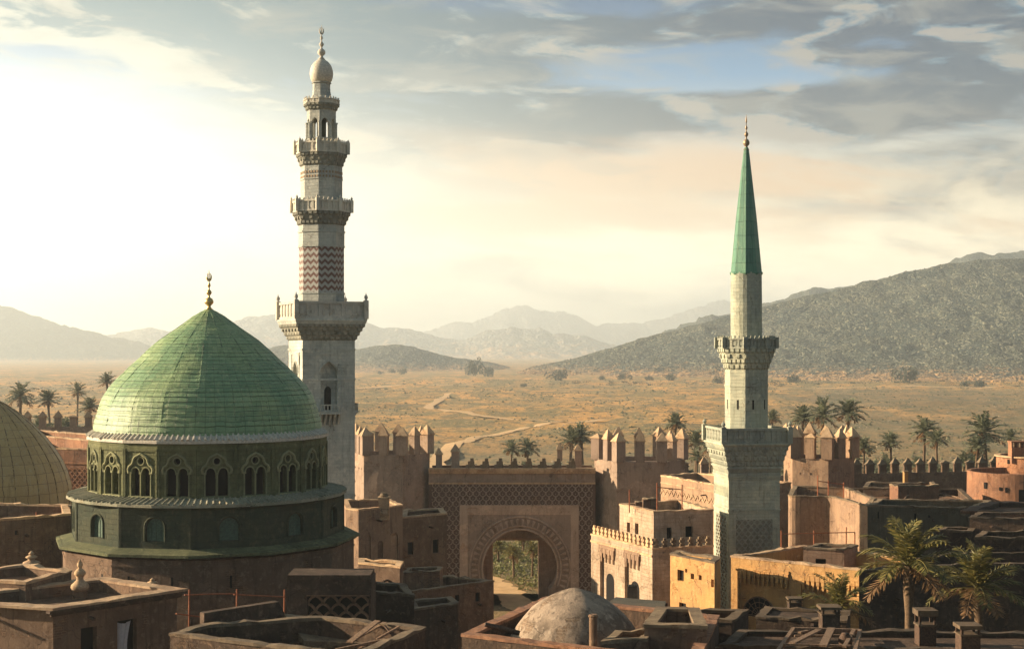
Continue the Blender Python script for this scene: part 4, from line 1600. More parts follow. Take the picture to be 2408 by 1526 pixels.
def wall_run(name, label, a, c, z, mat, th=1.4, step=None, mh=1.9, cap=.8, mw=.5, start=.5):
    """crenellated wall from a to c (Vectors), merlons as parts"""
    t = thing(name, label, 'wall', ((a.x + c.x) / 2, (a.y + c.y) / 2, 0))
    u = Vector((c.x - a.x, c.y - a.y, 0))
    L = u.length
    u.normalize()
    n = Vector((u.y, -u.x, 0))
    mid = Vector(((a.x + c.x) / 2, (a.y + c.y) / 2, 0))
    b = MB()
    A = -u * (L / 2)
    b.obox(A, u, n, 0, L, 0, z - 1.2, -th, 0)
    b.obox(A, u, n, 0, L, z - 1.2, z, -.45, 0)
    b.build('wall', mat, t)
    ang = atan2(u.y, u.x)
    k = 0
    x = start
    while x < L - .3:
        p = A + u * x - n * .22
        merlon(t, mat, mw, .26, mh, cap, (p.x, p.y, z), ang)
        x += step
    return t


tower('hexagonal wall tower between the tall minaret and the gate', 920, 172, 92, 1063, 17, M['tower'])
tower('hexagonal wall tower standing right of the gate', 1504, 172, 106, 1078, 31, M['tower'], mh=2.45)
tower('hexagonal wall tower just behind the green spired minaret', 1925, 165, 84, 1072, 15, M['pink'], mh=2.35, mw=.6, cap=1.35)
wall_run('town_wall', 'long crenellated town wall backed by palms at the far right', Vector((xof(2000, 186), 186)), Vector((xof(2480, 192), 192)), zof(1110, 188), M['shade'], step=32 * 188 / F, mh=1.15, cap=.9, mw=.48, start=1.0)
wall_run('town_wall', 'short crenellated town wall passing behind the green spired minaret', Vector((xof(1600, 176), 176)), Vector((xof(1850, 178), 178)), zof(1118, 177), M['tower'], step=2.6, mh=1.5, cap=.9, mw=.48)
wall_run('town_wall', 'hazy crenellated wall below the palms at the far left', Vector((xof(-60, 150), 150)), Vector((xof(330, 152), 152)), zof(1003, 151), M['tower'], step=35 * 151 / F, mh=1.0, cap=.7, mw=.33, start=.6)
# ------------------------------------------------------------------ flat roofed buildings
def rounded(poly, idx, r, n=5):
    out = []
    m_ = len(poly)
    for i, p in enumerate(poly):
        if i not in idx:
            out.append(p)
            continue
        p = Vector(p)
        a = (Vector(poly[i - 1]) - p).normalized()
        c = (Vector(poly[(i + 1) % m_]) - p).normalized()
        for k in range(n + 1):
            t = k / n
            q = p + a * r * (1 - t) ** 2 + c * r * t ** 2
            out.append((q.x, q.y))
    return out


def building(name, label, z, px, mat, par=.8, th=.38, cop=None, roof=None, opens=(), z0=0.0, cat=None, cop_h=.11, over=.04, rag=.11, rnd=None, rr_=1.0, group=None, world=None, round_kw=None, seed=0):
    """px: roof-edge outline as measured corners on the level z (or world=(x, y) list); opens: (side, kind, x0, y0, x1, y1, depth, matkey) measured on that side"""
    pts = world or [(G(x, y, z).x, G(x, y, z).y) for x, y in px]
    A = sum(pts[i][0] * pts[(i + 1) % len(pts)][1] - pts[(i + 1) % len(pts)][0] * pts[i][1] for i in range(len(pts)))
    cxm, cym = sum(p[0] for p in pts) / len(pts), sum(p[1] for p in pts) / len(pts)
    t = thing(name, label, cat or 'house', (cxm, cym, z0), 0, group)
    org = Vector((cxm, cym, 0))
    walls = MB()
    sides = []
    fp = [(p[0] - cxm, p[1] - cym) for p in pts]
    ccw = A > 0
    if rnd:
        fpr = rounded(fp, rnd, rr_)
    else:
        fpr = fp
    H = z - z0
    m_ = len(fpr)
    # sides with openings are matched by their original corners
    per = {}
    for o_ in opens:
        per.setdefault(o_[0], []).append(o_)
    done = set()
    for i in range(m_):
        a, c = Vector(fpr[i]), Vector(fpr[(i + 1) % m_])
        if (c - a).length < 1e-3:
            continue
        if not ccw:
            a, c = c, a
        u = (c - a)
        L = u.length
        u.normalize()
        uo = Vector((u.x, u.y, 0))
        n = Vector((u.y, -u.x, 0))
        o = Vector((a.x, a.y, 0))
        key = None
        for si in per:
            s0, s1 = Vector(fp[si]), Vector(fp[(si + 1) % len(fp)])
            if not ccw:
                s0, s1 = s1, s0
            d = (s1 - s0).normalized()
            if d.dot(u) > .9999 and abs((a - s0).x * d.y - (a - s0).y * d.x) < .02 and L > .5 * (s1 - s0).length:
                key = si
        holes = []
        if key is not None and key not in done:
            done.add(key)
            aw = Vector((a.x + cxm, a.y + cym, 0))
            cw = Vector((c.x + cxm, c.y + cym, 0))
            for (_, kind, xa, ya, xb, yb, dep, mk) in per[key]:
                q0 = on_face(aw, cw, xa, ya)
                q1 = on_face(aw, cw, xb, yb)
                ua, ub = sorted((q0[0], q1[0]))
                za, zb = sorted((q0[1] - z0, q1[1] - z0))
                ua, ub = max(.06, ua), min(L - .06, ub)
                za, zb = max(.02, za), min(H - .03, zb)
                if ub - ua < .08 or zb - za < .08:
                    continue
                hole = rect(ua, ub, za, zb) if kind in ('rect', 'door') else arch(ua, ub, za, zb, kind)
                holes.append((hole, dep, mk, kind))
        if holes:
            tris_holes = [h[0] for h in holes]
            walls.panel(o, uo, n, rect(0, L, 0, H), tris_holes, holes[0][1])
            for hole, dep, mk, kind in holes:
                b = MB()
                b.poly([o + uo * x - n * (holes[0][1] * .9) + Vector((0, 0, zz)) for x, zz in hole])
                b.build('door' if kind == 'door' else 'window', M[mk], t)
        else:
            nc = max(1, int(L / 1.6))
            nr = 5
            V = []
            for j in range(nr + 1):
                for k in range(nc + 1):
                    zz = H - (H * (1 - j / nr) if H < 6 else (6.0 * (1 - j / nr) if j else H))
                    off = .05 * noise.noise(Vector((k * 1.7 + cxm, j * 1.3 + seed, cym))) if 0 < k < nc and j < nr else 0
                    q = o + uo * (L * k / nc) + n * off
                    V.append((q.x, q.y, zz))
            walls.add(V, [(j * (nc + 1) + k, j * (nc + 1) + k + 1, (j + 1) * (nc + 1) + k + 1, (j + 1) * (nc + 1) + k) for j in range(nr) for k in range(nc)])
        sides.append((o, uo, n, L))
    if mat in (M['umber'], M['shade'], M['pink'], M['olive']) and H > 5:
        rs = random.Random(int(cxm * 13 + cym))
        for (o, uo, n, L) in sides:
            if L > 3 and n.y < -.2:
                for k in range(max(1, int(L / 4.5))):
                    x = L * (k + rs.uniform(.25, .75)) / max(1, int(L / 4.5))
                    zz = H - par - .12
                    q = o + uo * x + Vector((0, 0, zz))
                    b = MB()
                    b.beam(q - n * .1, q + n * rs.uniform(.35, .6) - Vector((0, 0, .05)), .15, .12)
                    b.build('spout', M['wooddk'], t)
    inn = inset(fpr, th)
    walls.add([(x, y, H) for x, y in fpr] + [(x, y, H) for x, y in inn] + [(x, y, H - par) for x, y in inn],
              [(i, (i + 1) % m_, m_ + (i + 1) % m_, m_ + i) for i in range(m_)] + [(m_ + i, m_ + (i + 1) % m_, 2 * m_ + (i + 1) % m_, 2 * m_ + i) for i in range(m_)])
    walls.build('wall', mat, t)
    b = MB()
    b.add([(x, y, H - par + .004) for x, y in inset(fpr, th - .02)], [tuple(range(m_))])
    b.build('roof', roof or M['roofdirt'], t)
    if cop_h:
        # uneven hand-laid coping
        b = MB()
        outer, inner = inset(fpr, -over), inset(fpr, th + .04)
        rg = random.Random(int(cxm * 77 + seed))
        for i in range(m_):
            a, c = Vector(outer[i]), Vector(outer[(i + 1) % m_])
            a2, c2 = Vector(inner[i]), Vector(inner[(i + 1) % m_])
            k = max(1, int((c - a).length / .55))
            prev = None
            for j in range(k + 1):
                t_ = j / k
                jz = (noise.noise(Vector((t_ * k * .9, i + seed, cxm))) * rag * 1.6) if 0 < j < k else 0
                jo = 1 + 0 * t_
                p, q = a + (c - a) * t_, a2 + (c2 - a2) * t_
                if 0 < j < k:
                    p = p + (p - q).normalized() * noise.noise(Vector((t_ * k * 1.3, 3 + i, cym))) * rag
                cur = [(p.x, p.y, H - .02), (p.x, p.y, H + cop_h + jz), (q.x, q.y, H + cop_h + jz * .6), (q.x, q.y, H - .02)]
                if prev:
                    b.add(prev + cur, [(0, 1, 5, 4), (1, 2, 6, 5), (2, 3, 7, 6), (3, 0, 4, 7)])
                prev = cur
        b.build('coping', cop or M['coping'], t)
    return t, sides


W0 = 'void'
# --- middle distance, left of the gate
t, S_ = building('house', 'ochre house with blind arches below the first wall tower', zof(1199.5, 115), [(843, 1199.5), (947, 1188.5), (915, 1174), (806, 1176), (814, 1196)], M['pink'], cop=M['coping'], opens=[
    (0, 'round', 856, 1256, 872, 1318, .12, 'pink'), (0, 'round', 888, 1270, 901, 1310, .12, 'shade'), (0, 'round', 917, 1252, 936, 1318, .12, 'pink')])
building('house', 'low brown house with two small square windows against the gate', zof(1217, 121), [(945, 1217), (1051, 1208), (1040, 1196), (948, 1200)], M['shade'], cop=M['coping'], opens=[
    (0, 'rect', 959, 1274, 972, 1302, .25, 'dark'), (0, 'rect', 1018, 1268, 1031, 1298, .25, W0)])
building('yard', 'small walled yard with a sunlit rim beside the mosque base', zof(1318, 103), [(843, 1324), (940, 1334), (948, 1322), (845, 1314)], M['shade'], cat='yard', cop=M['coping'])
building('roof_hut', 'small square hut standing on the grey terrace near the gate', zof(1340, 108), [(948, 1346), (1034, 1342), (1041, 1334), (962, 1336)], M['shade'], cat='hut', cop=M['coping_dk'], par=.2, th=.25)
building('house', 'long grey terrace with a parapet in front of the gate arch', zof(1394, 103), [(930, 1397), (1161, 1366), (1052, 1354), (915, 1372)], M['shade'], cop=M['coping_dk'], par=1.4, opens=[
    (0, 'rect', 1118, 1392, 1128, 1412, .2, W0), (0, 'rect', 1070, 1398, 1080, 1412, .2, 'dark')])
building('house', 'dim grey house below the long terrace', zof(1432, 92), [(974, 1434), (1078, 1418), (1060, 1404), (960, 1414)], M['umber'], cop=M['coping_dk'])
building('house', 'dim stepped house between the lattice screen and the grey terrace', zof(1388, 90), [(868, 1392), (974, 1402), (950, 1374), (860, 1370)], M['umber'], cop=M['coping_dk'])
# rooftop lump
tt = thing('chimney', 'small pale chimney on the blind arched house', 'chimney', (xof(903, 117), 117, zof(1186, 117)))
b = MB()
b.box(-.42, .42, -.35, .35, -1.2, .55)
b.box(-.50, .50, -.43, .43, .55, .68)
b.build('stack', M['coping'], tt)
b = MB()
b.lathe([(.30, .66), (.36, .8), (.25, .95), (.28, 1.0)], 10)
b.build('cap', M['coping_dk'], tt)

# --- screen with crossed lattice
t = thing('lattice_screen', 'dark stone wall with a crossed lattice opening beside the mosque', 'wall', (xof(775, 78), 78, 0))
zt_ = zof(1368, 78)
b = MB()
k_ = 78 / F
b.panel(Vector((0, 0, 0)), Vector((1, 0, 0)), Vector((0, -1, 0)), rect(-100 * k_, 98 * k_, 0, zt_), [rect(-52 * k_, 92 * k_, zof(1475, 78), zof(1400, 78))], .5)
b.box(-100 * k_, 98 * k_, 0.001, 2.5, zt_ - .02, zt_ + .16)
b.box(-98.5 * k_, 96 * k_, -.12, 2.3, zt_ + .16, zt_ + .42)
b.box(-100 * k_, -99.9 * k_, 0, 2.5, 0, zt_)
b.box(97.9 * k_, 98 * k_, 0, 2.5, 0, zt_)
b.build('wall', M['umber'], t)
b = MB()
b.box(-53 * k_, 93 * k_, .52, .6, zof(1476, 78), zof(1399, 78))
b.build('back_panel', M['void'], t)
b = MB()
lattice(b, Vector((0, 0, 0)), Vector((1, 0, 0)), Vector((0, -1, 0)), -52 * k_, 92 * k_, zof(1475, 78), zof(1400, 78), .84, .86, .13, -.3, -.12, .5)
b.box(-54 * k_, 94 * k_, -.06, 0, zof(1400, 78), zof(1397, 78))
b.build('lattice', M['shade'], t)

# --- right of the gate
building('house', 'tall lit house with two small windows per side beside the green spired minaret', zof(1203, 107.3), [(1457, 1186), (1537, 1203.5), (1677, 1199), (1600, 1176)], M['white'], par=.6, cop=M['coping'], opens=[
    (0, 'rect', 1474, 1226, 1481.5, 1251, .25, 'shade'), (0, 'rect', 1493, 1228, 1501.5, 1256, .25, 'shade'), (1, 'rect', 1568, 1239, 1580, 1265, .25, W0), (1, 'rect', 1612, 1236, 1629, 1261, .25, W0)])
t, S_ = building('house', 'pale arcaded house with a crested parapet and two tall niches', zof(1290, 105), [(1390, 1256), (1534, 1291), (1677, 1284), (1560, 1254)], M['white'], par=.5, cop=M['coping'], opens=[
    (0, 'rect', 1411, 1284, 1447, 1438, .3, 'white'), (0, 'rect', 1469, 1296, 1506, 1438, .3, 'white')])
# dressed niches, arched doorway, crest
fpw = [G(1390, 1256, zof(1290, 105)), G(1534, 1291, zof(1290, 105)), G(1677, 1284, zof(1290, 105))]
org = t.location.copy()


def side_frame(a, c, org):
    u = Vector((c.x - a.x, c.y - a.y, 0))
    L = u.length
    u.normalize()
    n = Vector((u.y, -u.x, 0))
    if n.y > 0 and abs(n.y) > .2:
        n = -n
    return Vector((a.x - org.x, a.y - org.y, 0)), u, n, L


def dentils(parent, o, u, n, ua, ub, ztop, size, k, mat, name='stalactite_frieze'):
    b = MB()
    for i in range(k):
        c = ua + (ub - ua) * (i + .5) / k
        w_ = (ub - ua) / k
        for (f, za, zb, d) in ((.44, -.35, 0, .16), (.30, -.65, -.35, .12), (.16, -1.0, -.65, .07)):
            b.obox(o, u, n, c - w_ * f, c + w_ * f, ztop + za * size, ztop + zb * size - .002, -.02, d)
    b.obox(o, u, n, ua, ub, ztop, ztop + size * .22, -.02, .10)
    return b.build(name, mat, parent)


def crest(parent, o, u, n, L, z, mat, step=.62):
    b = MB()
    k = int(L / step)
    for i in range(k):
        c = L * (i + .5) / k
        for (w_, za, zb) in ((.19, 0, .18), (.10, .18, .30), (.21, .30, .48), (.10, .48, .66)):
            b.obox(o, u, n, c - w_, c + w_, z + za, z + zb, -.24 + w_ * .1, -.06 - w_ * .1)
    return b.build('crest', mat, parent)


zl = zof(1290, 105)
for a, c, wh in ((fpw[0], fpw[1], 0), (fpw[1], fpw[2], 1)):
    o, u, n, L = side_frame(a, c, org)
    crest(t, o, u, n, L, zl + .12, M['coping'] if wh == 0 else M['coping_dk'])  # sunlit side pale, shaded side dark: light put into the crest colour
    if wh == 0:
        for xa, xb, ya in ((1411, 1447, 1293), (1469, 1506, 1305)):
            q0, q1 = on_face(a, c, xa, ya)[0], on_face(a, c, xb, ya)[0]
            dentils(t, o, u, n, q0, q1, on_face(a, c, xa, ya - 8)[1], 1.05, 4, M['pink'])
        q0, q1 = on_face(a, c, 1419, 1400), on_face(a, c, 1437, 1350)
        b = MB()
        b.add([o + u * x - n * .245 + Vector((0, 0, z)) for x, z in arch(q0[0], q1[0], q0[1] - 2.5, q1[1], 'round')], [range(19)])
        b.build('door', M['void'], t)
        q0, q1 = on_face(a, c, 1477, 1400), on_face(a, c, 1496, 1368)
        b = MB()
        b.add([o + u * x - n * .245 + Vector((0, 0, z)) for x, z in arch(q0[0], q1[0], q0[1] - 2.5, q1[1], 'round')], [range(19)])
        b.build('door', M['void'], t)
        b = MB()
        b.obox(o, u, n, 0, L, zl - .55, zl - .40, 0, .08)
        b.build('string_course', M['coping'], t)
building('house', 'lit ochre house with four small square windows left of the minaret base', zof(1302, 99), [(1576, 1303), (1680, 1323), (1694, 1311), (1590, 1296)], M['ochre'], cop=M['coping_dk'], rag=.07, opens=[
    (0, 'rect', 1593, 1337, 1608, 1366, .25, W0), (0, 'rect', 1611, 1335, 1616, 1345, .25, W0), (0, 'rect', 1624, 1346, 1632, 1361, .25, W0), (0, 'rect', 1643, 1350, 1650, 1363, .25, W0), (0, 'rect', 1672, 1360, 1680, 1380, .25, W0),
    (0, 'rect', 1597, 1414, 1613, 1434, .25, W0)])
# frieze wall behind
t, S_ = building('house', 'long house with a zigzag frieze between the wall tower and the minaret', zof(1135, 146), [(1554, 1118), (1700, 1143), (1860, 1135), (1640, 1112)], M['pink'], par=1.0, cop=M['coping'])
a, c = G(1554, 1118, zof(1135, 146)), G(1700, 1143, zof(1135, 146))
o, u, n, L = side_frame(a, c, t.location)
b = MB()
kk = int(L / .9)
for i in range(kk):
    for sg in (0, 1):
        x0_ = L * (i + sg * .5) / kk
        z_a, z_b = (0, .5) if sg == 0 else (.5, 0)
        b.beam(o + u * x0_ + n * .03 + Vector((0, 0, zof(1135, 146) - 1.9 + z_a)), o + u * (x0_ + L * .5 / kk) + n * .03 + Vector((0, 0, zof(1135, 146) - 1.9 + z_b)), .10, .12)
b.obox(o, u, n, 0, L, zof(1135, 146) - .75, zof(1135, 146) - .62, 0, .07)
b.build('frieze', M['coping'], t)

# --- big yellow building
zY = zof(1308, 100)
t, S_ = building('house', 'large yellow walled building with two stalactite topped recesses', zY, [(1719, 1308), (2135, 1352), (2200, 1318), (1890, 1283)], M['ochre'], par=1.9, th=.45, cop=M['coping'], opens=[
    (0, 'rect', 1737, 1336, 1856, 1460, .22, 'ochre'), (0, 'rect', 1884, 1350, 2062, 1475, .22, 'ochre')])
a, c = G(1719, 1308, zY), G(2135, 1352, zY)
o, u, n, L = side_frame(a, c, t.location)
for xa, xb, ya, k in ((1737, 1856, 1336, 11), (1884, 2062, 1350, 15)):
    dentils(t, o, u, n, on_face(a, c, xa, ya)[0], on_face(a, c, xb, ya)[0], on_face(a, c, xa, ya)[1], .95, k, M['ochre'])
q0, q1 = on_face(a, c, 1745, 1442), on_face(a, c, 1822, 1408)
b = MB()
ar = arch(q0[0], q1[0], q1[1] - 4.5, q1[1], 'round', 8)
b.add([o + u * x - n * .17 + Vector((0, 0, z)) for x, z in ar], [range(19)])
wn = b.build('window', M['void'], t)
b = MB()
cu, cz_, rr0 = (q0[0] + q1[0]) / 2, q1[1] - (q1[0] - q0[0]) / 2, (q1[0] - q0[0]) / 2
for k in range(9):
    a_ = pi * k / 8
    b.tube([o + u * cu - n * .14 + Vector((0, 0, cz_)), o + u * (cu + rr0 * cos(a_)) - n * .14 + Vector((0, 0, cz_ + rr0 * sin(a_)))], .03, 5)
for f in (1.0, .72, .45):
    b.tube([o + u * (cu + rr0 * f * cos(pi * k / 16)) - n * .14 + Vector((0, 0, cz_ + rr0 * f * sin(pi * k / 16))) for k in range(17)], .05 if f == 1 else .03, 5)
b.build('window_grille', M['wood'], wn)
building('roof_hut', 'flat roofed brick hut on the terrace of the yellow building', zof(1288, 101), [(1889, 1289), (1985, 1292.5), (2017, 1283), (1925, 1279)], M['pinkbrick'], cat='hut', par=.12, th=.3, cop=M['coping_dk'], opens=[
    (0, 'rect', 1918, 1312, 1942, 1326, .3, W0)], z0=zY - 1.9)

# --- far right quarter
building('house', 'rounded corner house with one arched window catching the sun', zof(1167, 130), [(1852, 1167), (1957, 1167.5), (2042, 1190), (2060, 1172), (1990, 1146), (1866, 1143)], M['pink'], par=1.0, cop=M['coping_dk'], rnd=[0, 1], rr_=1.1, opens=[
    (0, 'round', 1917, 1199, 1928, 1226, .2, 'shade')])
building('house', 'long drab house with tiny windows behind the palms', zof(1190, 121), [(2040, 1190), (2290, 1194), (2330, 1178), (2066, 1174)], M['olive'], par=.9, cop=M['coping_dk'], opens=[
    (0, 'rect', 2064, 1202, 2067, 1218, .2, W0), (0, 'rect', 2150, 1206, 2155, 1222, .2, W0), (0, 'rect', 2183, 1210, 2188, 1216, .2, W0)])
building('roof_hut', 'square rooftop block with a sunlit left edge in front of the far wall', zof(1138, 134), [(2092, 1139), (2112, 1143), (2208, 1141), (2190, 1134)], M['red'], cat='hut', par=.3, th=.3, cop=M['coping_dk'], z0=10)
building('house', 'terrace with a fallen fence behind the rounded house', zof(1168, 142), [(1913, 1150), (1975, 1175), (2290, 1176), (2260, 1150)], M['umber'], par=.6, cop=M['coping_black'])
building('house', 'pale flat block poking up left of the far palms', zof(1143, 150), [(2030, 1146), (2130, 1148), (2150, 1136), (2040, 1134)], M['shade'], par=.5, cop=M['coping_dk'])
tt = thing('chimney', 'slim orange lit chimney stub on the square rooftop block', 'chimney', (xof(2129, 137), 137, zof(1140, 137)))
b = MB()
b.box(-.17, .17, -.3, .3, -.6, 1.3)
b.build('stack', M['ochre'], tt)
b = MB()
b.box(-.24, .24, -.37, .37, 1.3, 1.4)
b.build('cap', M['coping_dk'], tt)


def round_tower(label, x, D, rpx, ytop, mat, rim, opens=(), z0=0):
    t = thing('round_tower', label, 'tower', (xof(x, D), D, 0))
    s_ = D / F
    b = MB()
    r = rpx * s_
    zt = zof(ytop, D)
    b.lathe([(r * 1.06, 0), (r * 1.02, zt * .6), (r, zt), (r - .35, zt), (r - .35, zt - .6), (0.01, zt - .6)], 40, 0)
    b.build('wall', mat, t, smooth=False)
    if rim:
        b = MB()
        b.lathe([(r + .02, zt - .25), (r + .22, zt - .12), (r + .22, zt + .02), (r - .4, zt + .03)], 40, 0, cap=False)
        b.build('rim', M['coping'], t)
    for (xx, ya, yb, wpx) in opens:
        a_ = atan2(-sqrt(max(0, r * r - ((xx - x) * s_) ** 2)), (xx - x) * s_)
        b = MB()
        wd = wpx * s_
        za, zb = zof(yb, D - r), zof(ya, D - r)
        rr2 = r * 1.022
        pts = []
        for da in (-wd / r / 2, wd / r / 2):
            pts += [(rr2 * cos(a_ + da), rr2 * sin(a_ + da), za), (rr2 * cos(a_ + da), rr2 * sin(a_ + da), zb)]
        q = [(p[0] * .985, p[1] * .985, p[2]) for p in pts]
        b.hexa([pts[0], pts[2], q[2], q[0]], [pts[1], pts[3], q[3], q[1]])
        b.build('window', M['void'], t)
    return t


round_tower('broad low round tower of red earth at the right edge', 2385, 152, 106, 1106, M['red'], False, [(2298, 1137, 1152, 7), (2323, 1146, 1154, 5), (2334, 1146, 1158, 4), (2365, 1150, 1182, 12)])
round_tower('upper round turret with a flat rim at the right edge', 2425, 158, 78, 1069, M['red'], True, [(2358, 1082, 1092, 5)])
tt = thing('chimney', 'square chimney with two openings on top of the round turret', 'chimney', (xof(2391, 156), 156, zof(1068, 156)))
b = MB()
b.box(-.75, .75, -.6, .6, -.9, .8)
for x in (-.68, -.05, .62):
    b.box(x - .08, x + .08, -.55, .55, .8, 1.35)
b.box(-.82, .82, -.66, .66, 1.35, 1.5)
b.build('stack', M['red'], tt)

# walls behind the palms, lower right
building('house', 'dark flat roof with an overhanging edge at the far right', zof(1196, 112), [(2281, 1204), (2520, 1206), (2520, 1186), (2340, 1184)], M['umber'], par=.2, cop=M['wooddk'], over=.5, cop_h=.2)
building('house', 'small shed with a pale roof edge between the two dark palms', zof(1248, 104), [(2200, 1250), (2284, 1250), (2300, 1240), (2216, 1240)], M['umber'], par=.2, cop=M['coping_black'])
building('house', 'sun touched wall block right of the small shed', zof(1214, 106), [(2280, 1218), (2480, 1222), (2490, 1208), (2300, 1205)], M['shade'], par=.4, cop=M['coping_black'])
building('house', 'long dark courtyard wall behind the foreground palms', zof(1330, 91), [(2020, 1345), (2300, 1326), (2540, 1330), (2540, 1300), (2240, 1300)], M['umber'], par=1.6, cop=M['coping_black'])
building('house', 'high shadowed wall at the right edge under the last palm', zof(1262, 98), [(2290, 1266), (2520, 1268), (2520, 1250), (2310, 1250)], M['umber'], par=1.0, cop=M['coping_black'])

# --- left edge
building('house', 'red lit terraced house below the hazy wall at far left', zof(1019, 138), [(60, 1022), (215, 1036), (260, 1024), (90, 1012)], M['red'], par=.6, cop=M['coping'])
t, S_ = building('house', 'red house with a carved lattice frieze beside the ochre dome', zof(1052, 128), [(95, 1054), (260, 1058), (300, 1046), (120, 1040)], M['red'], par=.6, cop=M['coping'])
a, c = G(95, 1054, zof(1052, 128)), G(260, 1058, zof(1052, 128))
o, u, n, L = side_frame(a, c, t.location)
b = MB()
lattice(b, o, u, n, .3, L - .3, zof(1150, 128), zof(1095, 128), .5, .5, .09, .0, .06, .5)
b.obox(o, u, n, 0, L, zof(1085, 128), zof(1085, 128) + .15, 0, .08)
b.build('lattice_frieze', M['red'], t)
building('house', 'grey walled house with a red earth roof at the left edge', zof(1212, 92), [(-60, 1228), (165, 1210), (158, 1188), (-60, 1184)], M['shade'], par=.9, cop=M['coping'], roof=M['red'], opens=[
    (0, 'rect', 35, 1246, 42, 1256, .2, W0)])
tt = thing('terrace_wall', 'curved low ledge around the foot of the ochre dome', 'wall', (xof(60, 100), 100, 0))
b = MB()
b.box(-5.5, 3.6, -.3, .3, 0, zof(1190, 100))
b.box(-5.6, 3.7, -.4, .4, zof(1190, 100), zof(1186, 100))
b.build('wall', M['coping_dk'], tt)

# --- foreground roofs, left
zA = zof(1429, 68)
t, S_ = building('house', 'near flat roofed house with a deep eave and a curtained window', zA, [(125, 1430), (416, 1387), (240, 1362), (-80, 1398), (-60, 1418)], M['shade'], par=.55, th=.40, cop=M['coping'], cop_h=.10, over=.38, rag=.05, opens=[
    (0, 'rect', 190, 1476, 228, 1560, .4, W0), (0, 'rect', 276, 1459, 322, 1560, .4, W0)])
a, c = G(125, 1430, zA), G(416, 1387, zA)
o, u, n, L = side_frame(a, c, t.location)
b = MB()
b.obox(o, u, n, -.38, L + .38, zA - .16, zA - .02, 0, .36)
b.obox(o, u, n, -.2, L + .2, zA - .34, zA - .16, 0, .16)
b.build('eave_moulding', M['umber'], t)
cu = thing('curtain', 'grey blue curtain hanging in the near window', 'curtain', tuple(t.location))
q0, q1 = on_face(a, c, 278, 1462), on_face(a, c, 312, 1540)
b = MB()
V = []
nu_, nz_ = 18, 10
for j in range(nz_ + 1):
    for i in range(nu_ + 1):
        fx, fz = i / nu_, j / nz_
        x = q0[0] + (q1[0] - q0[0]) * fx * (1 - .25 * sin(pi * fz)) + .03 * sin(fz * 5)
        z = q0[1] - 2.2 * fz - .12 * sin(pi * fx)
        d = .16 + .05 * sin(fx * 19 + fz * 1.5)
        V.append(o + u * x - n * d + Vector((0, 0, z)))
b.add(V, [(j * (nu_ + 1) + i, j * (nu_ + 1) + i + 1, (j + 1) * (nu_ + 1) + i + 1, (j + 1) * (nu_ + 1) + i) for j in range(nz_) for i in range(nu_)])
b.build('cloth', M['cloth'], cu, smooth=True)
building('house', 'raised roof with a sunlit earth floor in the lower left corner', zof(1350, 76), [(-40, 1366), (60, 1372), (168, 1343), (60, 1328), (-60, 1340)], M['shade'], par=.5, cop=M['coping'], roof=M['red'])
for nm, x, y0, y1, D, w_ in (('pale turned stone ornament on the near roof', 188, 1387, 1311, 74, .30), ('dim turned stone ornament behind the raised roof', 74, 1326, 1293, 80, .26), ('small turned stone ornament at the back of the near roof', 358, 1380, 1357, 78, .22)):
    h = (y0 - y1) * D / F
    t = thing('roof_ornament', nm, 'ornament', (xof(x, D), D, zof(y0, D)))
    b = MB()
    b.lathe([(w_ * r * (1.35 if h > 1.2 else 1.6), h * z) for r, z in [(1.0, 0), (1.05, .06), (1.15, .10), (1.1, .18), (.75, .26), (.45, .33), (.42, .40), (.55, .44)]], 20)
    b.build('urn', M['coping'], t, smooth=True)
    b = MB()
    b.lathe([(w_ * r * (1.2 if h > 1.2 else 1.5), h * z) for r, z in [(.5, .44), (.80, .50), (.82, .57), (.55, .64), (.28, .69), (.30, .73), (.42, .77), (.40, .82), (.18, .92), (.02, 1.0)]], 18)
    b.build('knob', M['coping'], t, smooth=True)
    b = MB()
    b.box(-.3, .3, -.3, .3, -3.0, .01)
    b.build('plinth', M['shade'], t)

# pole fence on the low roof
t = thing('pole_fence', 'rusty pole railing in front of the dark mosque base', 'railing', (xof(555, 70), 70, zof(1500, 70)))
org = t.location
b = MB()


def L_(x, y, D):
    return P(x, y, D) - org


for x, ya, yb, D in ((444, 1385, 1490, 69), (556, 1384, 1450, 71), (668, 1385, 1445, 73)):
    b.tube([L_(x, yb + 12, D), L_(x + 1, ya, D)], .045, 7)
b.build('post', M['pipe'], t)
b = MB()
b.tube([L_(434, 1397, 69), L_(505, 1395, 70), L_(556, 1394, 71)], .035, 6)
b.tube([L_(550, 1396, 71), L_(672, 1402, 73)], .035, 6)
b.tube([L_(414, 1441, 68.5), L_(484, 1450, 69.5)], .035, 6)
b.build('rail', M['pipe'], t)

# broken roof
zB = zof(1470, 62)
t, S_ = building('house', 'ruined low house with a caved in roof in the foreground', zof(1500, 60), [(400, 1492), (840, 1545), (1000, 1478), (760, 1452), (480, 1470)], M['umber'], par=1.1, th=.35, cop=M['coping_dk'], rag=.10, roof=M['roofdirt'])
org2 = t.location.copy()


def loc2(x, y, D):
    return P(x, y, D) - Vector((org2.x, org2.y, 0))


b = MB()
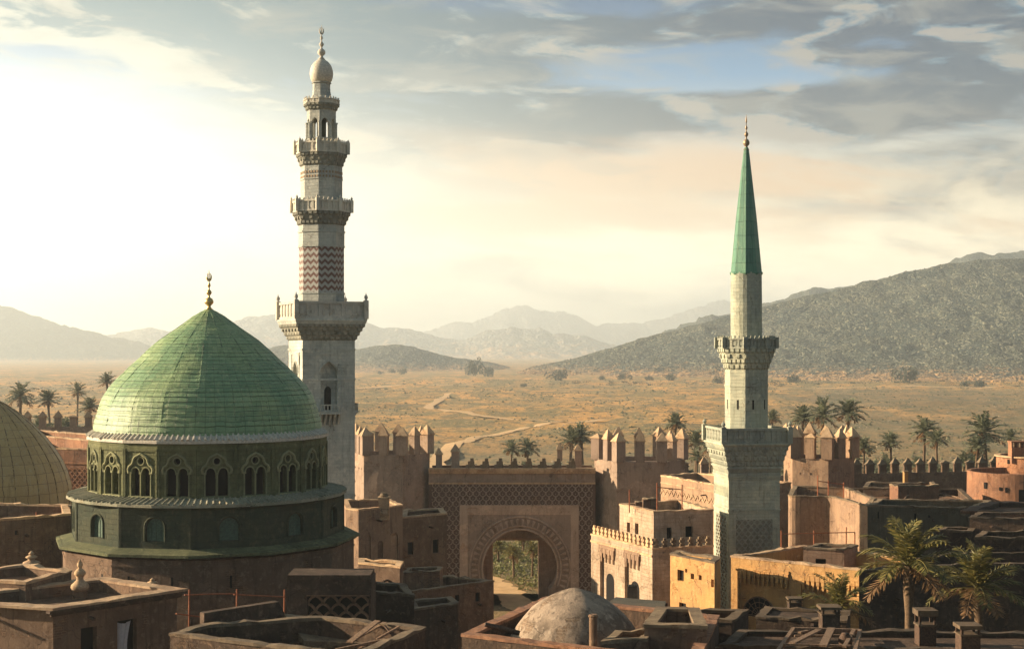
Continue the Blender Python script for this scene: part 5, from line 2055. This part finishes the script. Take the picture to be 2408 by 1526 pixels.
# tall broken wall standing at the back, slanting top
A_ = [loc2(480, 1440, 63), loc2(655, 1413, 66)]
B_ = [loc2(480, 1500, 63), loc2(700, 1500, 66.5)]
th_ = Vector((-.25, .30, 0))
b.add([B_[0], B_[1], A_[1], A_[0], B_[0] + th_, B_[1] + th_, A_[1] + th_, A_[0] + th_], [(0, 1, 2, 3), (7, 6, 5, 4), (3, 2, 6, 7), (0, 3, 7, 4), (1, 5, 6, 2)])
b.build('broken_wall', M['umber'], t)
b = MB()
C_ = [loc2(668, 1441, 66), loc2(870, 1461, 68), loc2(905, 1475, 67), loc2(860, 1510, 63), loc2(715, 1505, 63)]
b.add(C_ + [v - Vector((0, 0, .3)) for v in C_], [(0, 1, 2, 3, 4), (0, 5, 6, 1), (1, 6, 7, 2), (2, 7, 8, 3), (3, 8, 9, 4), (4, 9, 5, 0)])
b.build('sloping_slab', M['coping_dk'], t)
b = MB()
rg = random.Random(12)
for _ in range(90):
    x, y = rg.uniform(560, 960), rg.uniform(1478, 1522)
    D = 61 + (1522 - y) * .08
    p = loc2(x, y, D)
    p.z = zof(1500, 60) - 1.05
    s_ = rg.uniform(.06, .28)
    q = [p + Vector((rg.uniform(-1, 1), rg.uniform(-1, 1), rg.uniform(-.2, 1))) * s_ for _ in range(8)]
    b.add(q, [(0, 1, 2), (2, 3, 4), (4, 5, 6), (6, 7, 0), (1, 3, 5), (0, 2, 4), (1, 6, 7), (3, 5, 7)])
rb = b.build('rubble', M['roofdirt'], t)
rb['kind'] = 'stuff'
for nm, pa, pb, w_, h_ in (('pale split plank propped over the ruined roof', (822, 1508, 60.5), (888, 1458, 62.5), .30, .06), ('dark plank crossing behind the pale split plank', (835, 1500, 61.5), (905, 1462, 63), .22, .06),
                       ('thin pole lying over the ruined roof corner', (885, 1502, 61), (938, 1472, 62), .09, .09), ('long beam along the edge of the ruined roof', (790, 1526, 58.5), (905, 1502, 60), .12, .10), ('short bent stick on the ruined roof', (905, 1470, 62), (925, 1495, 61.4), .07, .07)):
    pa, pb = P(*pa), P(*pb)
    tt = thing('plank', nm, 'plank', tuple((pa + pb) / 2))
    b = MB()
    m0 = (pa + pb) / 2
    b.beam(pa - m0, pb - m0, w_, h_)
    b.build('board', M['wood'] if 'pale' in nm or 'thin' in nm or 'long' in nm else M['wooddk'], tt)

# --- foreground centre: roof with the chalky dome
zC = zof(1478, 60)
t, S_ = building('house', 'low house with rusty parapet carrying the chalky dome', zC, [(1086, 1494), (1640, 1560), (1690, 1450), (1285, 1406)], M['umber'], par=.75, th=.42, cop=M['red'], rag=.05, roof=M['roofdirt'])
dm = thing('plaster_dome', 'weathered chalky plaster dome on the low foreground roof', 'dome', (xof(1352, 61), 61, zof(1520, 61)))
s6 = 61 / F
b = MB()
q = [(163, 1540), (159, 1515), (150, 1489), (134, 1464), (120, 1446), (104, 1430), (83, 1414), (60, 1401), (38, 1390.5), (18, 1383.5), (1, 1380)]
b.lathe([(r * s6, zof(y, 61) - zof(1520, 61)) for r, y in q], 56, 0)
for v in b.v:
    v += Vector((noise.noise(v * .9), noise.noise(v * .9 + Vector((5, 0, 0))), noise.noise(v * 1.2 + Vector((0, 9, 0))))) * .045
b.build('shell', M['chalk'], dm, smooth=True)
b = MB()
b.lathe([(.20, -.5), (.20, 1.1), (.24, 1.12), (.26, 1.18), (.22, 1.2), (.20, 1.25)], 12, 0, (0, 0))
tt = thing('vent_pipe', 'stubby vent pipe in front of the chalky dome', 'vent', (xof(1395, 56.8), 56.8, zof(1502, 56.8)))
b.v = [v * .8 for v in b.v]
b.build('pipe', M['shade'], tt)
tt = thing('log', 'dark log lying over the rusty parapet', 'log', tuple(P(1178, 1476, 58.5)))
b = MB()
b.tube([P(1140, 1466, 58.3) - P(1178, 1476, 58.5), Vector((0, 0, 0)), P(1222, 1487, 58.5) - P(1178, 1476, 58.5)], [.09, .12, .10], 8)
b.build('stem', M['wooddk'], tt)
building('roof_well', 'raised square roof opening right of the chalky dome', zof(1440, 60), [(1515, 1472), (1662, 1476), (1643, 1433), (1546, 1430)], M['shade'], cat='parapet', par=1.0, th=.42, cop=M['coping_dk'], z0=zC - .7, rag=.04)
building('parapet_step', 'low stepped parapet joining the dome and the square roof opening', zof(1490, 58), [(1414, 1512), (1520, 1506), (1550, 1482), (1448, 1486)], M['shade'], cat='parapet', par=.3, th=.3, cop=M['coping_dk'], z0=zC - .7)
# awning behind the dome
tt = thing('awning', 'sloping timber awning behind the chalky dome', 'awning', tuple(P(1500, 1420, 70)))
og = P(1500, 1420, 70)
q = [P(1424, 1420, 69), P(1560, 1434, 66), P(1566, 1412, 71), P(1448, 1402, 73)]
b = MB()
b.hexa([v - og - Vector((0, 0, .14)) for v in q], [v - og for v in q])
b.build('roof', M['olive'], tt)
b = MB()
for v in q:
    b.tube([v - og - Vector((0, 0, .1)), v - og - Vector((0, 0, 4))], .09, 6)
b.build('post', M['wooddk'], tt)
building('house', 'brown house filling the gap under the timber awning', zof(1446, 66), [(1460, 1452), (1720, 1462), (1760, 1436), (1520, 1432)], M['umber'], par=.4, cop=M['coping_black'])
building('house', 'dark flat block in front of the yellow building', zof(1440, 74), [(1778, 1452), (1990, 1462), (2000, 1438), (1800, 1428)], M['umber'], par=.05, roof=M['umber'], cop=M['coping_black'])  # umber on this roof and the next stands in for shade
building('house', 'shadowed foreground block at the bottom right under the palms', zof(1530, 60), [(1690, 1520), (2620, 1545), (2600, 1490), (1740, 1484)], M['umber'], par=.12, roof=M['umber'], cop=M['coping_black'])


def chimney(label, x, ytop, ybot, wpx, D, mat, arched=True):
    s_ = D / F
    h = (ybot - ytop) * s_
    w_ = wpx * s_ / 2
    t = thing('chimney', label, 'chimney', (xof(x, D), D, zof(ybot, D)))
    b = MB()
    b.box(-w_ * .9, w_ * .9, -w_ * .9, w_ * .9, -5.0, h * .62)
    for sx in (-1, 1):
        for sy in (-1, 1):
            b.box(sx * w_ * .9 - (w_ * .22 if sx > 0 else 0), sx * w_ * .9 + (w_ * .22 if sx < 0 else 0), sy * w_ * .9 - (w_ * .22 if sy > 0 else 0), sy * w_ * .9 + (w_ * .22 if sy < 0 else 0), h * .62, h * .86)
    b.build('stack', mat, t)
    b = MB()
    b.box(-w_ * 1.08, w_ * 1.08, -w_ * 1.08, w_ * 1.08, h * .86, h)
    b.box(-w_ * 1.0, w_ * 1.0, -w_ * 1.0, w_ * 1.0, h * .60, h * .65)
    b.build('cap', M['coping_black'], t)


chimney('square chimney open on four sides before the yellow wall', 1868, 1403, 1432, 32, 75.2, M['umber'])
chimney('thick chimney behind the young palm', 1950, 1422, 1470, 46, 69, M['umber'])
chimney('tall black chimney between the two large palms', 2176, 1430, 1526, 44, 62, M['wooddk'])
chimney('chimney with a pale cap near the bottom right corner', 2276, 1465, 1526, 50, 60, M['wooddk'])

# broken timber roof frame at the bottom
tt = thing('roof_frame', 'broken timber roof frame with crossed beams at the bottom', 'roof frame', tuple(P(1925, 1500, 60)))
og = P(1925, 1500, 60)
fr = [P(1830, 1530, 57), P(2010, 1532, 57), P(2022, 1482, 63), P(1866, 1478, 63)]
fr = [v - og for v in fr]
b = MB()
for i in range(4):
    b.beam(fr[i], fr[(i + 1) % 4], .16, .18)
b.build('frame', M['wood'], tt)
for (pa, pb, w_) in (((1862, 1518, 58), (1925, 1486, 62), .26), ((1935, 1524, 57.5), (1955, 1482, 62.5), .32), ((1880, 1492, 61), (1900, 1488, 62), .14), ((1842, 1520, 58), (2000, 1524, 57.8), .12), ((1985, 1526, 57.6), (2008, 1486, 62.4), .16), ((1868, 1500, 60.4), (2010, 1498, 60.6), .10)):
    b = MB()
    b.beam(P(*pa) - og + Vector((0, 0, .12)), P(*pb) - og + Vector((0, 0, .12)), w_, .08)
    b.build('beam', M['wood'], tt)
tt = thing('pot', 'round dark clay pot resting inside the broken roof frame', 'pot', tuple(P(1988, 1505, 60)))
b = MB()
b.lathe([(.15, -.3), (.27, -.15), (.30, .05), (.22, .22), (.15, .27), (.18, .32)], 16)
b.build('body', M['wooddk'], tt, smooth=True)


def railing(label, posts, rails, D, mat, r=.05):
    o0 = P(posts[0][0], posts[0][2], D)
    t = thing('railing', label, 'railing', tuple(o0))
    for (x, ya, yb) in posts:
        b = MB()
        b.tube([P(x, yb, D) - o0, P(x, ya, D) - o0], r, 6)
        b.build('post', mat, t)
    for (xa, ya, xb, yb) in rails:
        b = MB()
        b.tube([P(xa, ya, D) - o0, P(xb, yb, D) - o0], r * .8, 6)
        b.build('rail', mat, t)


railing('thin pole railing on the terrace of the tall lit house', [(1480, 1150, 1204), (1545, 1134, 1200), (1604, 1138, 1199)], [(1545, 1144, 1604, 1150)], 110, M['pipe'], .05)
railing('pole railing below the rounded corner house', [(1837, 1246, 1300), (1914, 1246, 1288), (1990, 1238, 1280), (2010, 1250, 1278)], [(1837, 1254, 2010, 1250)], 104, M['pipe'], .045)
railing('red pole frame on the terrace behind the rounded house', [(1923, 1117, 1170), (1948, 1128, 1172), (1984, 1133, 1172)], [(1925, 1130, 1986, 1138)], 136, M['pipe'], .06)
railing('thin pole railing beside the zigzag frieze house base', [(1651, 1310, 1352), (1690, 1308, 1340)], [(1634, 1312, 1690, 1312)], 97.5, M['pipe'], .035)
railing('two rusty rods at the far left roof', [(85, 1203, 1232)], [(82, 1216, 140, 1222)], 94, M['pipe'], .05)

for nm, pa, pb, w_ in (('bent pole fallen across the terrace behind the rounded house', (2052, 1178, 134), (2140, 1164, 136), .10), ('thin stick leaning on the square rooftop block', (2120, 1180, 131), (2142, 1160, 132.5), .08),
                       ('long pole lying right of the square rooftop block', (2210, 1160, 133), (2284, 1180, 130), .10), ('short stick lying near the right round tower', (2240, 1184, 130), (2276, 1174, 132), .08)):
    pa, pb = P(*pa), P(*pb)
    tt = thing('pole', nm, 'pole', tuple((pa + pb) / 2))
    b = MB()
    m0 = (pa + pb) / 2
    b.tube([pa - m0, Vector((0, 0, .12)), pb - m0], [w_, w_ * .8, w_ * .6], 6)
    b.build('stem', M['wood'], tt)

for nm, x, y0, y1, D, w_ in (('low clay chimney stack on the roof of the tall lit house', 1527, 1192, 1168, 112, .62), ('stub of a clay chimney beside the wall tower on the tall lit house', 1506, 1192, 1176, 112.5, .5),
                             ('small dark box standing before the arcaded house', 1487, 1398, 1373, 84, .32)):
    t = thing('chimney', nm, 'chimney', (xof(x, D), D, zof(y0, D)))
    h = (y0 - y1) * D / F
    b = MB()
    b.hexa([(-w_, -w_, -2.5), (w_, -w_, -2.5), (w_, w_, -2.5), (-w_, w_, -2.5)], [(-w_ * .85, -w_ * .85, h * .8), (w_ * .85, -w_ * .85, h * .8), (w_ * .85, w_ * .85, h * .8), (-w_ * .85, w_ * .85, h * .8)])
    b.build('stack', M['shade'], t)
    b = MB()
    b.lathe([(w_ * .7, h * .8), (w_ * .95, h * .86), (w_ * .9, h * .95), (w_ * .5, h), (w_ * .45, h * .9)], 10)
    b.build('cap', M['coping_dk'], t)
# ------------------------------------------------------------------ palms and bushes
M['dead'] = leaf_mat('dry_palm_leaf', (.14, .075, .03), (.26, .15, .07))


def palm_mesh(h, R_, nf, seed, leaflets=26, lw=.055, up=0.0, droop=1.0):
    """trunk and crown meshes of a date palm, base at the origin"""
    rg = random.Random(seed)
    tb = MB()
    lean = Vector((rg.uniform(-.05, .05), rg.uniform(-.05, .05), 0)) * h
    pts, rad = [], []
    n = 16
    for i in range(n + 1):
        t = i / n
        pts.append(lean * t * t + Vector((0, 0, h * t)))
        rad.append(max(.10, R_ * (.085 - .02 * t)) * (1 + .14 * (i % 2)) * (1.25 if t > .93 else 1))
    tb.tube(pts, rad, 8)
    top = pts[-1]
    cb = MB()
    live, gone = cb, MB()
    for k in range(nf):
        a = k * 2.39996 + rg.uniform(-.2, .2)
        fr = (k + .5) / nf
        el = radians(84 - 128 * fr ** .85 + rg.uniform(-8, 8) + up * 20)
        L = R_ * rg.uniform(.82, 1.12) * (.85 + .15 * sin(pi * fr))
        d = Vector((cos(a), sin(a), 0))
        p = top + Vector((0, 0, .02))
        seg = 10
        st = []
        ang = el
        for i in range(seg + 1):
            st.append((p.copy(), ang))
            dv = d * cos(ang) + Vector((0, 0, sin(ang)))
            p = p + dv * (L / seg)
            ang -= droop * (.05 + .19 * (i / seg)) * (1.1 if el > 0 else .55)
            ang = max(ang, radians(-85))
        cb = gone if fr > .84 else live
        side = Vector((-d.y, d.x, 0))
        rb_ = [q for q, _ in st]
        cb.tube(rb_, [R_ * .011 * (1 - .8 * i / seg) + .006 for i in range(seg + 1)], 3, False)
        dead = fr > .9
        for j in range(leaflets):
            t = .10 + .90 * (j + rg.random() * .5) / leaflets
            x = t * seg
            i = min(int(x), seg - 1)
            f_ = x - i
            q = st[i][0].lerp(st[i + 1][0], f_)
            an = st[i][1]
            dv = d * cos(an) + Vector((0, 0, sin(an)))
            nv = d * -sin(an) + Vector((0, 0, cos(an)))
            ll = R_ * .24 * (sin(pi * min(1, t * .8 + .12)) ** .6) * rg.uniform(.8, 1.15)
            for sg in (-1, 1):
                tip = q + (side * sg * rg.uniform(.65, .9) + dv * rg.uniform(.45, .75) + nv * rg.uniform(-.35, .35)).normalized() * ll + Vector((0, 0, -.18 * ll))
                wv = dv * (lw * R_ * .33)
                mid = q.lerp(tip, .5)
                cb.add([q - wv * .5, mid - wv, tip, mid + wv], [(0, 1, 2, 3)])
    return tb, live, gone


def make_palm(label, h, R_, nf, seed, leaflets, loc, rz=0, mats=('trunk', 'frond'), lw=.055, group='date palms', up=0, droop=1.0):
    t = thing('palm_tree', label, 'palm tree', loc, rz, group)
    tb, cb, db = palm_mesh(h, R_, nf, seed, leaflets, lw, up, droop)
    tb.build('trunk', M[mats[0]], t, smooth=True)
    cb.build('crown', M[mats[1]], t)
    db.build('dead_fronds', M['dead'], t)
    return t


def palm_at(x, ycrown, D):
    return xof(x, D), D, zof(ycrown, D)


# the three near palms
for lab, x, y, D, R_, sd, nf in (('big dark palm with sunlit upper fronds in the lower right', 2142, 1330, 72, 2.95, 11, 27), ('young low palm in front of the yellow building', 1976, 1428, 76, 2.25, 12, 20),
                                 ('tall dark palm nearest the right edge', 2322, 1385, 74, 2.9, 13, 24)):
    X_0, Y_0, Zc = palm_at(x, y, D)
    make_palm(lab, Zc, R_, nf, sd, 34, (X_0, Y_0, 0), 0, lw=.055, up=1.15, droop=.85)
# palms outside the walls
proto = {}
far = [
    ('largest hazy palm above the ochre dome', 45, 930, 300, 3.6), ('hazy palm second from the left edge', 123, 940, 300, 2.9), ('small hazy palm left of the green dome', 181, 920, 330, 2.4), ('palm half hidden by the left shoulder of the green dome', 252, 896, 360, 2.6),
    ('grey palm seen over the middle of the gate top', 1240, 1052, 262, 2.5), ('grey palm left of its twin over the gate top', 1203, 1056, 262, 2.3), ('palm behind the slim merlon of the gate', 1338, 1036, 262, 2.8), ('palm rising left of the right gate tower', 1372, 1026, 262, 2.9),
    ('palm showing above the right gate tower', 1588, 996, 300, 2.8), ('palm squeezed between the right gate tower and the minaret', 1636, 1040, 250, 2.6), ('palm right behind the square balcony of the green spired minaret', 1812, 985, 300, 2.3),
    ('left one of two tall palms over the third wall tower', 1932, 976, 262, 3.2), ('right one of two tall palms over the third wall tower', 1987, 970, 262, 3.0), ('dark palm left of the two tall palms', 1888, 982, 280, 2.8),
    ('small palm at the left end of the long far wall', 2030, 1052, 240, 2.2), ('small palm second along the long far wall', 2098, 1040, 240, 2.1), ('bushy palm standing high behind the long far wall', 2172, 1012, 250, 2.8), ('leaning palm right of the bushy palm', 2205, 1035, 246, 2.4),
    ('widest palm behind the far wall near the right edge', 2322, 1015, 250, 4.0), ('low palm before the widest palm', 2290, 1050, 240, 2.4), ('palm tuft at the right edge above the turret', 2380, 1030, 262, 2.2),
    ('low palm hidden behind the hazy left wall', 205, 958, 262, 2.5), ('short palm right of the gate pylon', 1665, 1052, 240, 2.2)]
for i, (lab, x, y, D, R_) in enumerate(far):
    X_0, Y_0, Zc = palm_at(x, y, D)
    g0 = gz(X_0, Y_0)
    make_palm(lab, Zc - g0, R_ * R.uniform(1.0, 1.25), R.randint(24, 38), 30 + i, 13, (X_0, Y_0, g0), R.random() * 6, ('trunk', 'frond_grey'), .16, 'palms outside the town wall', R.uniform(.45, 1.2), R.uniform(.5, 1.05))
rg = random.Random(5)
ORD = 'leftmost second third fourth fifth sixth seventh eighth ninth tenth eleventh twelfth thirteenth fourteenth fifteenth sixteenth seventeenth eighteenth'.split()
src = [o for o in COL.objects if o.name.startswith('palm_tree') and o.get('group') == 'palms outside the town wall'][4:12]
for lab, grp, x0_, x1_, D0, D1, y0_, y1_, n_ in (('low palm from the left crowding behind the long far wall', 'palm thicket behind the far wall', 2010, 2400, 215, 285, 1052, 1112, 18),
                                               ('low palm from the left between the spired minaret and the wall towers', 'palm thicket beside the spired minaret', 1620, 2010, 215, 270, 1030, 1085, 7),
                                               ('low hazy palm from the left behind the right half of the gate', 'palm thicket behind the gate', 1180, 1395, 215, 262, 1068, 1100, 5),
                                               ('low hazy palm from the left behind the far left wall', 'palm thicket behind the left wall', 0, 225, 215, 290, 965, 1000, 7)):
    for k in range(n_):
        D = rg.uniform(D0, D1)
        x = x0_ + (x1_ - x0_) * (k + rg.uniform(.1, .9)) / n_
        so = src[k % len(src)]
        h0 = max(v.co.z for v in so.children[0].data.vertices)
        hz_ = zof(rg.uniform(y0_, y1_), D)
        q = dup(so, (xof(x, D), D, 0), rg.random() * 6.28, ORD[k] + ' ' + lab, None)
        sc_ = rg.uniform(.75, 1.15)
        for ch in q.children:          # trunk stretched to its own height, crown kept round
            ch.scale = (sc_, sc_, hz_ / h0) if ch.data.name.startswith('trunk') else (sc_, sc_, sc_)
            if not ch.data.name.startswith('trunk'):
                ch.location = (0, 0, hz_ - h0 * sc_)
        q['group'] = grp
        q['label'] = q['label'].replace('leftmost low palm from the left', 'leftmost low palm').replace('leftmost low dusty palm from the left', 'leftmost low dusty palm').replace('leftmost low hazy palm from the left', 'leftmost low hazy palm')
# palms seen through the gate
for lab, x, y, D, R_ in (('palm framed in the middle of the gate opening', 1208, 1297, 190, 1.75), ('palm at the right of the gate opening', 1252, 1290, 192, 1.7), ('palm at the upper left of the gate opening', 1172, 1288, 205, 1.8), ('palm between the two framed in the gate opening', 1231, 1278, 215, 1.9)):
    X_0, Y_0, Zc = palm_at(x, y, D)
    make_palm(lab, max(Zc, 2.2), R_, 30, int(x), 14, (X_0, Y_0, 0), 1.0, ('trunk', 'frond'), .13, 'palms beyond the gate', .3)


def bush_mesh(seed, n=420, r=1.0, h=.8):
    rg = random.Random(seed)
    b = MB()
    cl = [(rg.uniform(-.6, .6), rg.uniform(-.6, .6), rg.uniform(.2, .6), rg.uniform(.3, .55)) for _ in range(7)]
    for _ in range(n):
        c = cl[rg.randrange(7)]
        d = Vector((rg.gauss(0, 1), rg.gauss(0, 1), rg.gauss(0, 1))).normalized() * c[3] * rg.random() ** .4
        p = Vector((c[0] + d.x, c[1] + d.y, max(0, (c[2] + d.z) * h)))
        s_ = rg.uniform(.07, .15)
        q = [Vector((rg.gauss(0, 1), rg.gauss(0, 1), rg.gauss(0, 1))).normalized() * s_ for _ in range(3)]
        b.add([p * r + v * r for v in q] , [(0, 1, 2)])
    for k in range(5):
        a = rg.random() * 6.28
        b.tube([(0, 0, 0), (cos(a) * .25 * r, sin(a) * .25 * r, .4 * h * r)], .02 * r, 4)
    return b


bushes = []
blist = [('broad dark thicket at the foot of the big hill left end', 1308, 893, 16, 1.1), ('thicket of small trees where the low dark hill meets the plain', 1118, 886, 15, 1.9), ('small tree right of the thicket by the low dark hill', 1150, 885, 9, 1.9),
         ('round bush at the hill foot nearest the broad thicket', 1412, 893, 6, 1.2), ('dark bush midway along the hill foot', 1469, 894, 9, 1.3), ('low bush second along the hill foot', 1527, 894, 8, 1.0), ('flat bush third along the hill foot', 1582, 896, 10, 1.0),
         ('bush just left of the green spired minaret at the hill foot', 1688, 902, 11, 1.2), ('bush just right of the green spired minaret at the hill foot', 1866, 900, 12, 1.2), ('large dark tree clump at the hill foot towards the right', 2130, 902, 16, 1.6),
         ('left one of a pair of bushes at the right hill foot', 2268, 909, 8, 1.2), ('right one of a pair of bushes at the right hill foot', 2302, 908, 10, 1.3), ('bush beside the tall minaret on the plain', 950, 880, 8, 1.2), ('small bush nearer the tall minaret on the plain', 921, 878, 6, 1.4),
         ('tiny pale bush close to the tall minaret on the plain', 896, 879, 5, 1.2), ('lone round bush on the open plain above the track', 1232, 908, 5, 1.2)]
protos = [bush_mesh(s_, 470) for s_ in (1, 2, 3)]
pm = []
for k, (lab, x, y, rp, hh) in enumerate(blist):
    v = G(x, y, 0)
    t = thing('bush', lab, 'bush', (v.x, v.y, gz(v.x, v.y)), R.random() * 6, 'bushes at the edge of the plain')
    if k < 3:
        o_ = protos[k].build('foliage', M['bush'], t)
        pm.append(o_)
    else:
        o_ = pm[k % 3].copy()
        COL.objects.link(o_)
        o_.parent = t
    sc_ = rp * v.y / F * 1.9
    o_.scale = (sc_, sc_, sc_ * hh)

# undergrowth just outside the gate and at the foot of the far wall
b = MB()
rg = random.Random(77)


def tuft(b, x, y, z, s_):
    for _ in range(5):
        q = [Vector((rg.gauss(0, 1), rg.gauss(0, 1), abs(rg.gauss(0, 1.2)))).normalized() * s_ * rg.uniform(.5, 1) for _ in range(2)]
        b.add([Vector((x, y, z)) + Vector((rg.gauss(0, .25), rg.gauss(0, .25), 0)) * s_, Vector((x, y, z)) + q[0], Vector((x, y, z)) + q[1]], [(0, 1, 2)])


for _ in range(2600):
    y = rg.uniform(180, 226)
    x = rg.uniform(-5.5, 7.5)
    if min((Vector((x, y)) - (STREET[i].lerp(STREET[i + 1], k / 4))).length for i in range(1, 5) for k in range(5)) < 2.0:
        continue
    tuft(b, x, y, gz(x, y) + rg.random() * .15, rg.uniform(.12, .45))
o_ = b.build('undergrowth', M['grass'])
o_['kind'] = 'stuff'
o_['label'] = 'bright green undergrowth seen through the gate opening'
o_['category'] = 'undergrowth'
b = MB()
for (lab, x, y, D, R_) in far:
    X_0 = xof(x, D)
    hh = zof(y, D)
    for _ in range(130):
        r_ = rg.random() ** .7
        a = rg.random() * 6.283
        px_, py_ = X_0 + cos(a) * r_ * 5.5, D + sin(a) * r_ * 4
        tuft(b, px_, py_, gz(px_, py_) + rg.random() * max(.5, hh * .55 * (1 - r_ * .7)), rg.uniform(.8, 1.7))
for _ in range(5000):
    y = rg.uniform(196, 300)
    x = rg.uniform(.02, .40) * y
    if noise.noise(Vector((x / 14, y / 14, 4))) < -.05:
        continue
    tuft(b, x, y, gz(x, y), rg.uniform(.4, 1.5))
for _ in range(2200):
    y = rg.uniform(196, 330)
    x = rg.uniform(-.42, -.20) * y
    tuft(b, x, y, gz(x, y), rg.uniform(.5, 1.6))
o_ = b.build('undergrowth', M['bush'])
o_['kind'] = 'stuff'
o_['label'] = 'low green undergrowth at the foot of the town walls on their desert side'
o_['category'] = 'undergrowth'

# ------------------------------------------------------------------ the air
hz = MB()
hz.hexa([(-14500, -600, -7), (14500, -600, -7), (14500, 16500, -7), (-14500, 16500, -7)], [(-14500, -600, 470), (14500, -600, 470), (14500, 16500, 470), (-14500, 16500, 470)])
m, N = new_mat('desert_haze')
pv = N.node('ShaderNodeVolumePrincipled', {'Color': (.82, .93, 1.0), 'Density': 0.00019, 'Anisotropy': .45})
N.node('ShaderNodeOutputMaterial', {'Volume': pv.outputs[0]})
h_ = hz.build('haze', m)
h_['kind'] = 'stuff'
h_['label'] = 'warm dusty haze over the whole valley'
h_['category'] = 'haze'
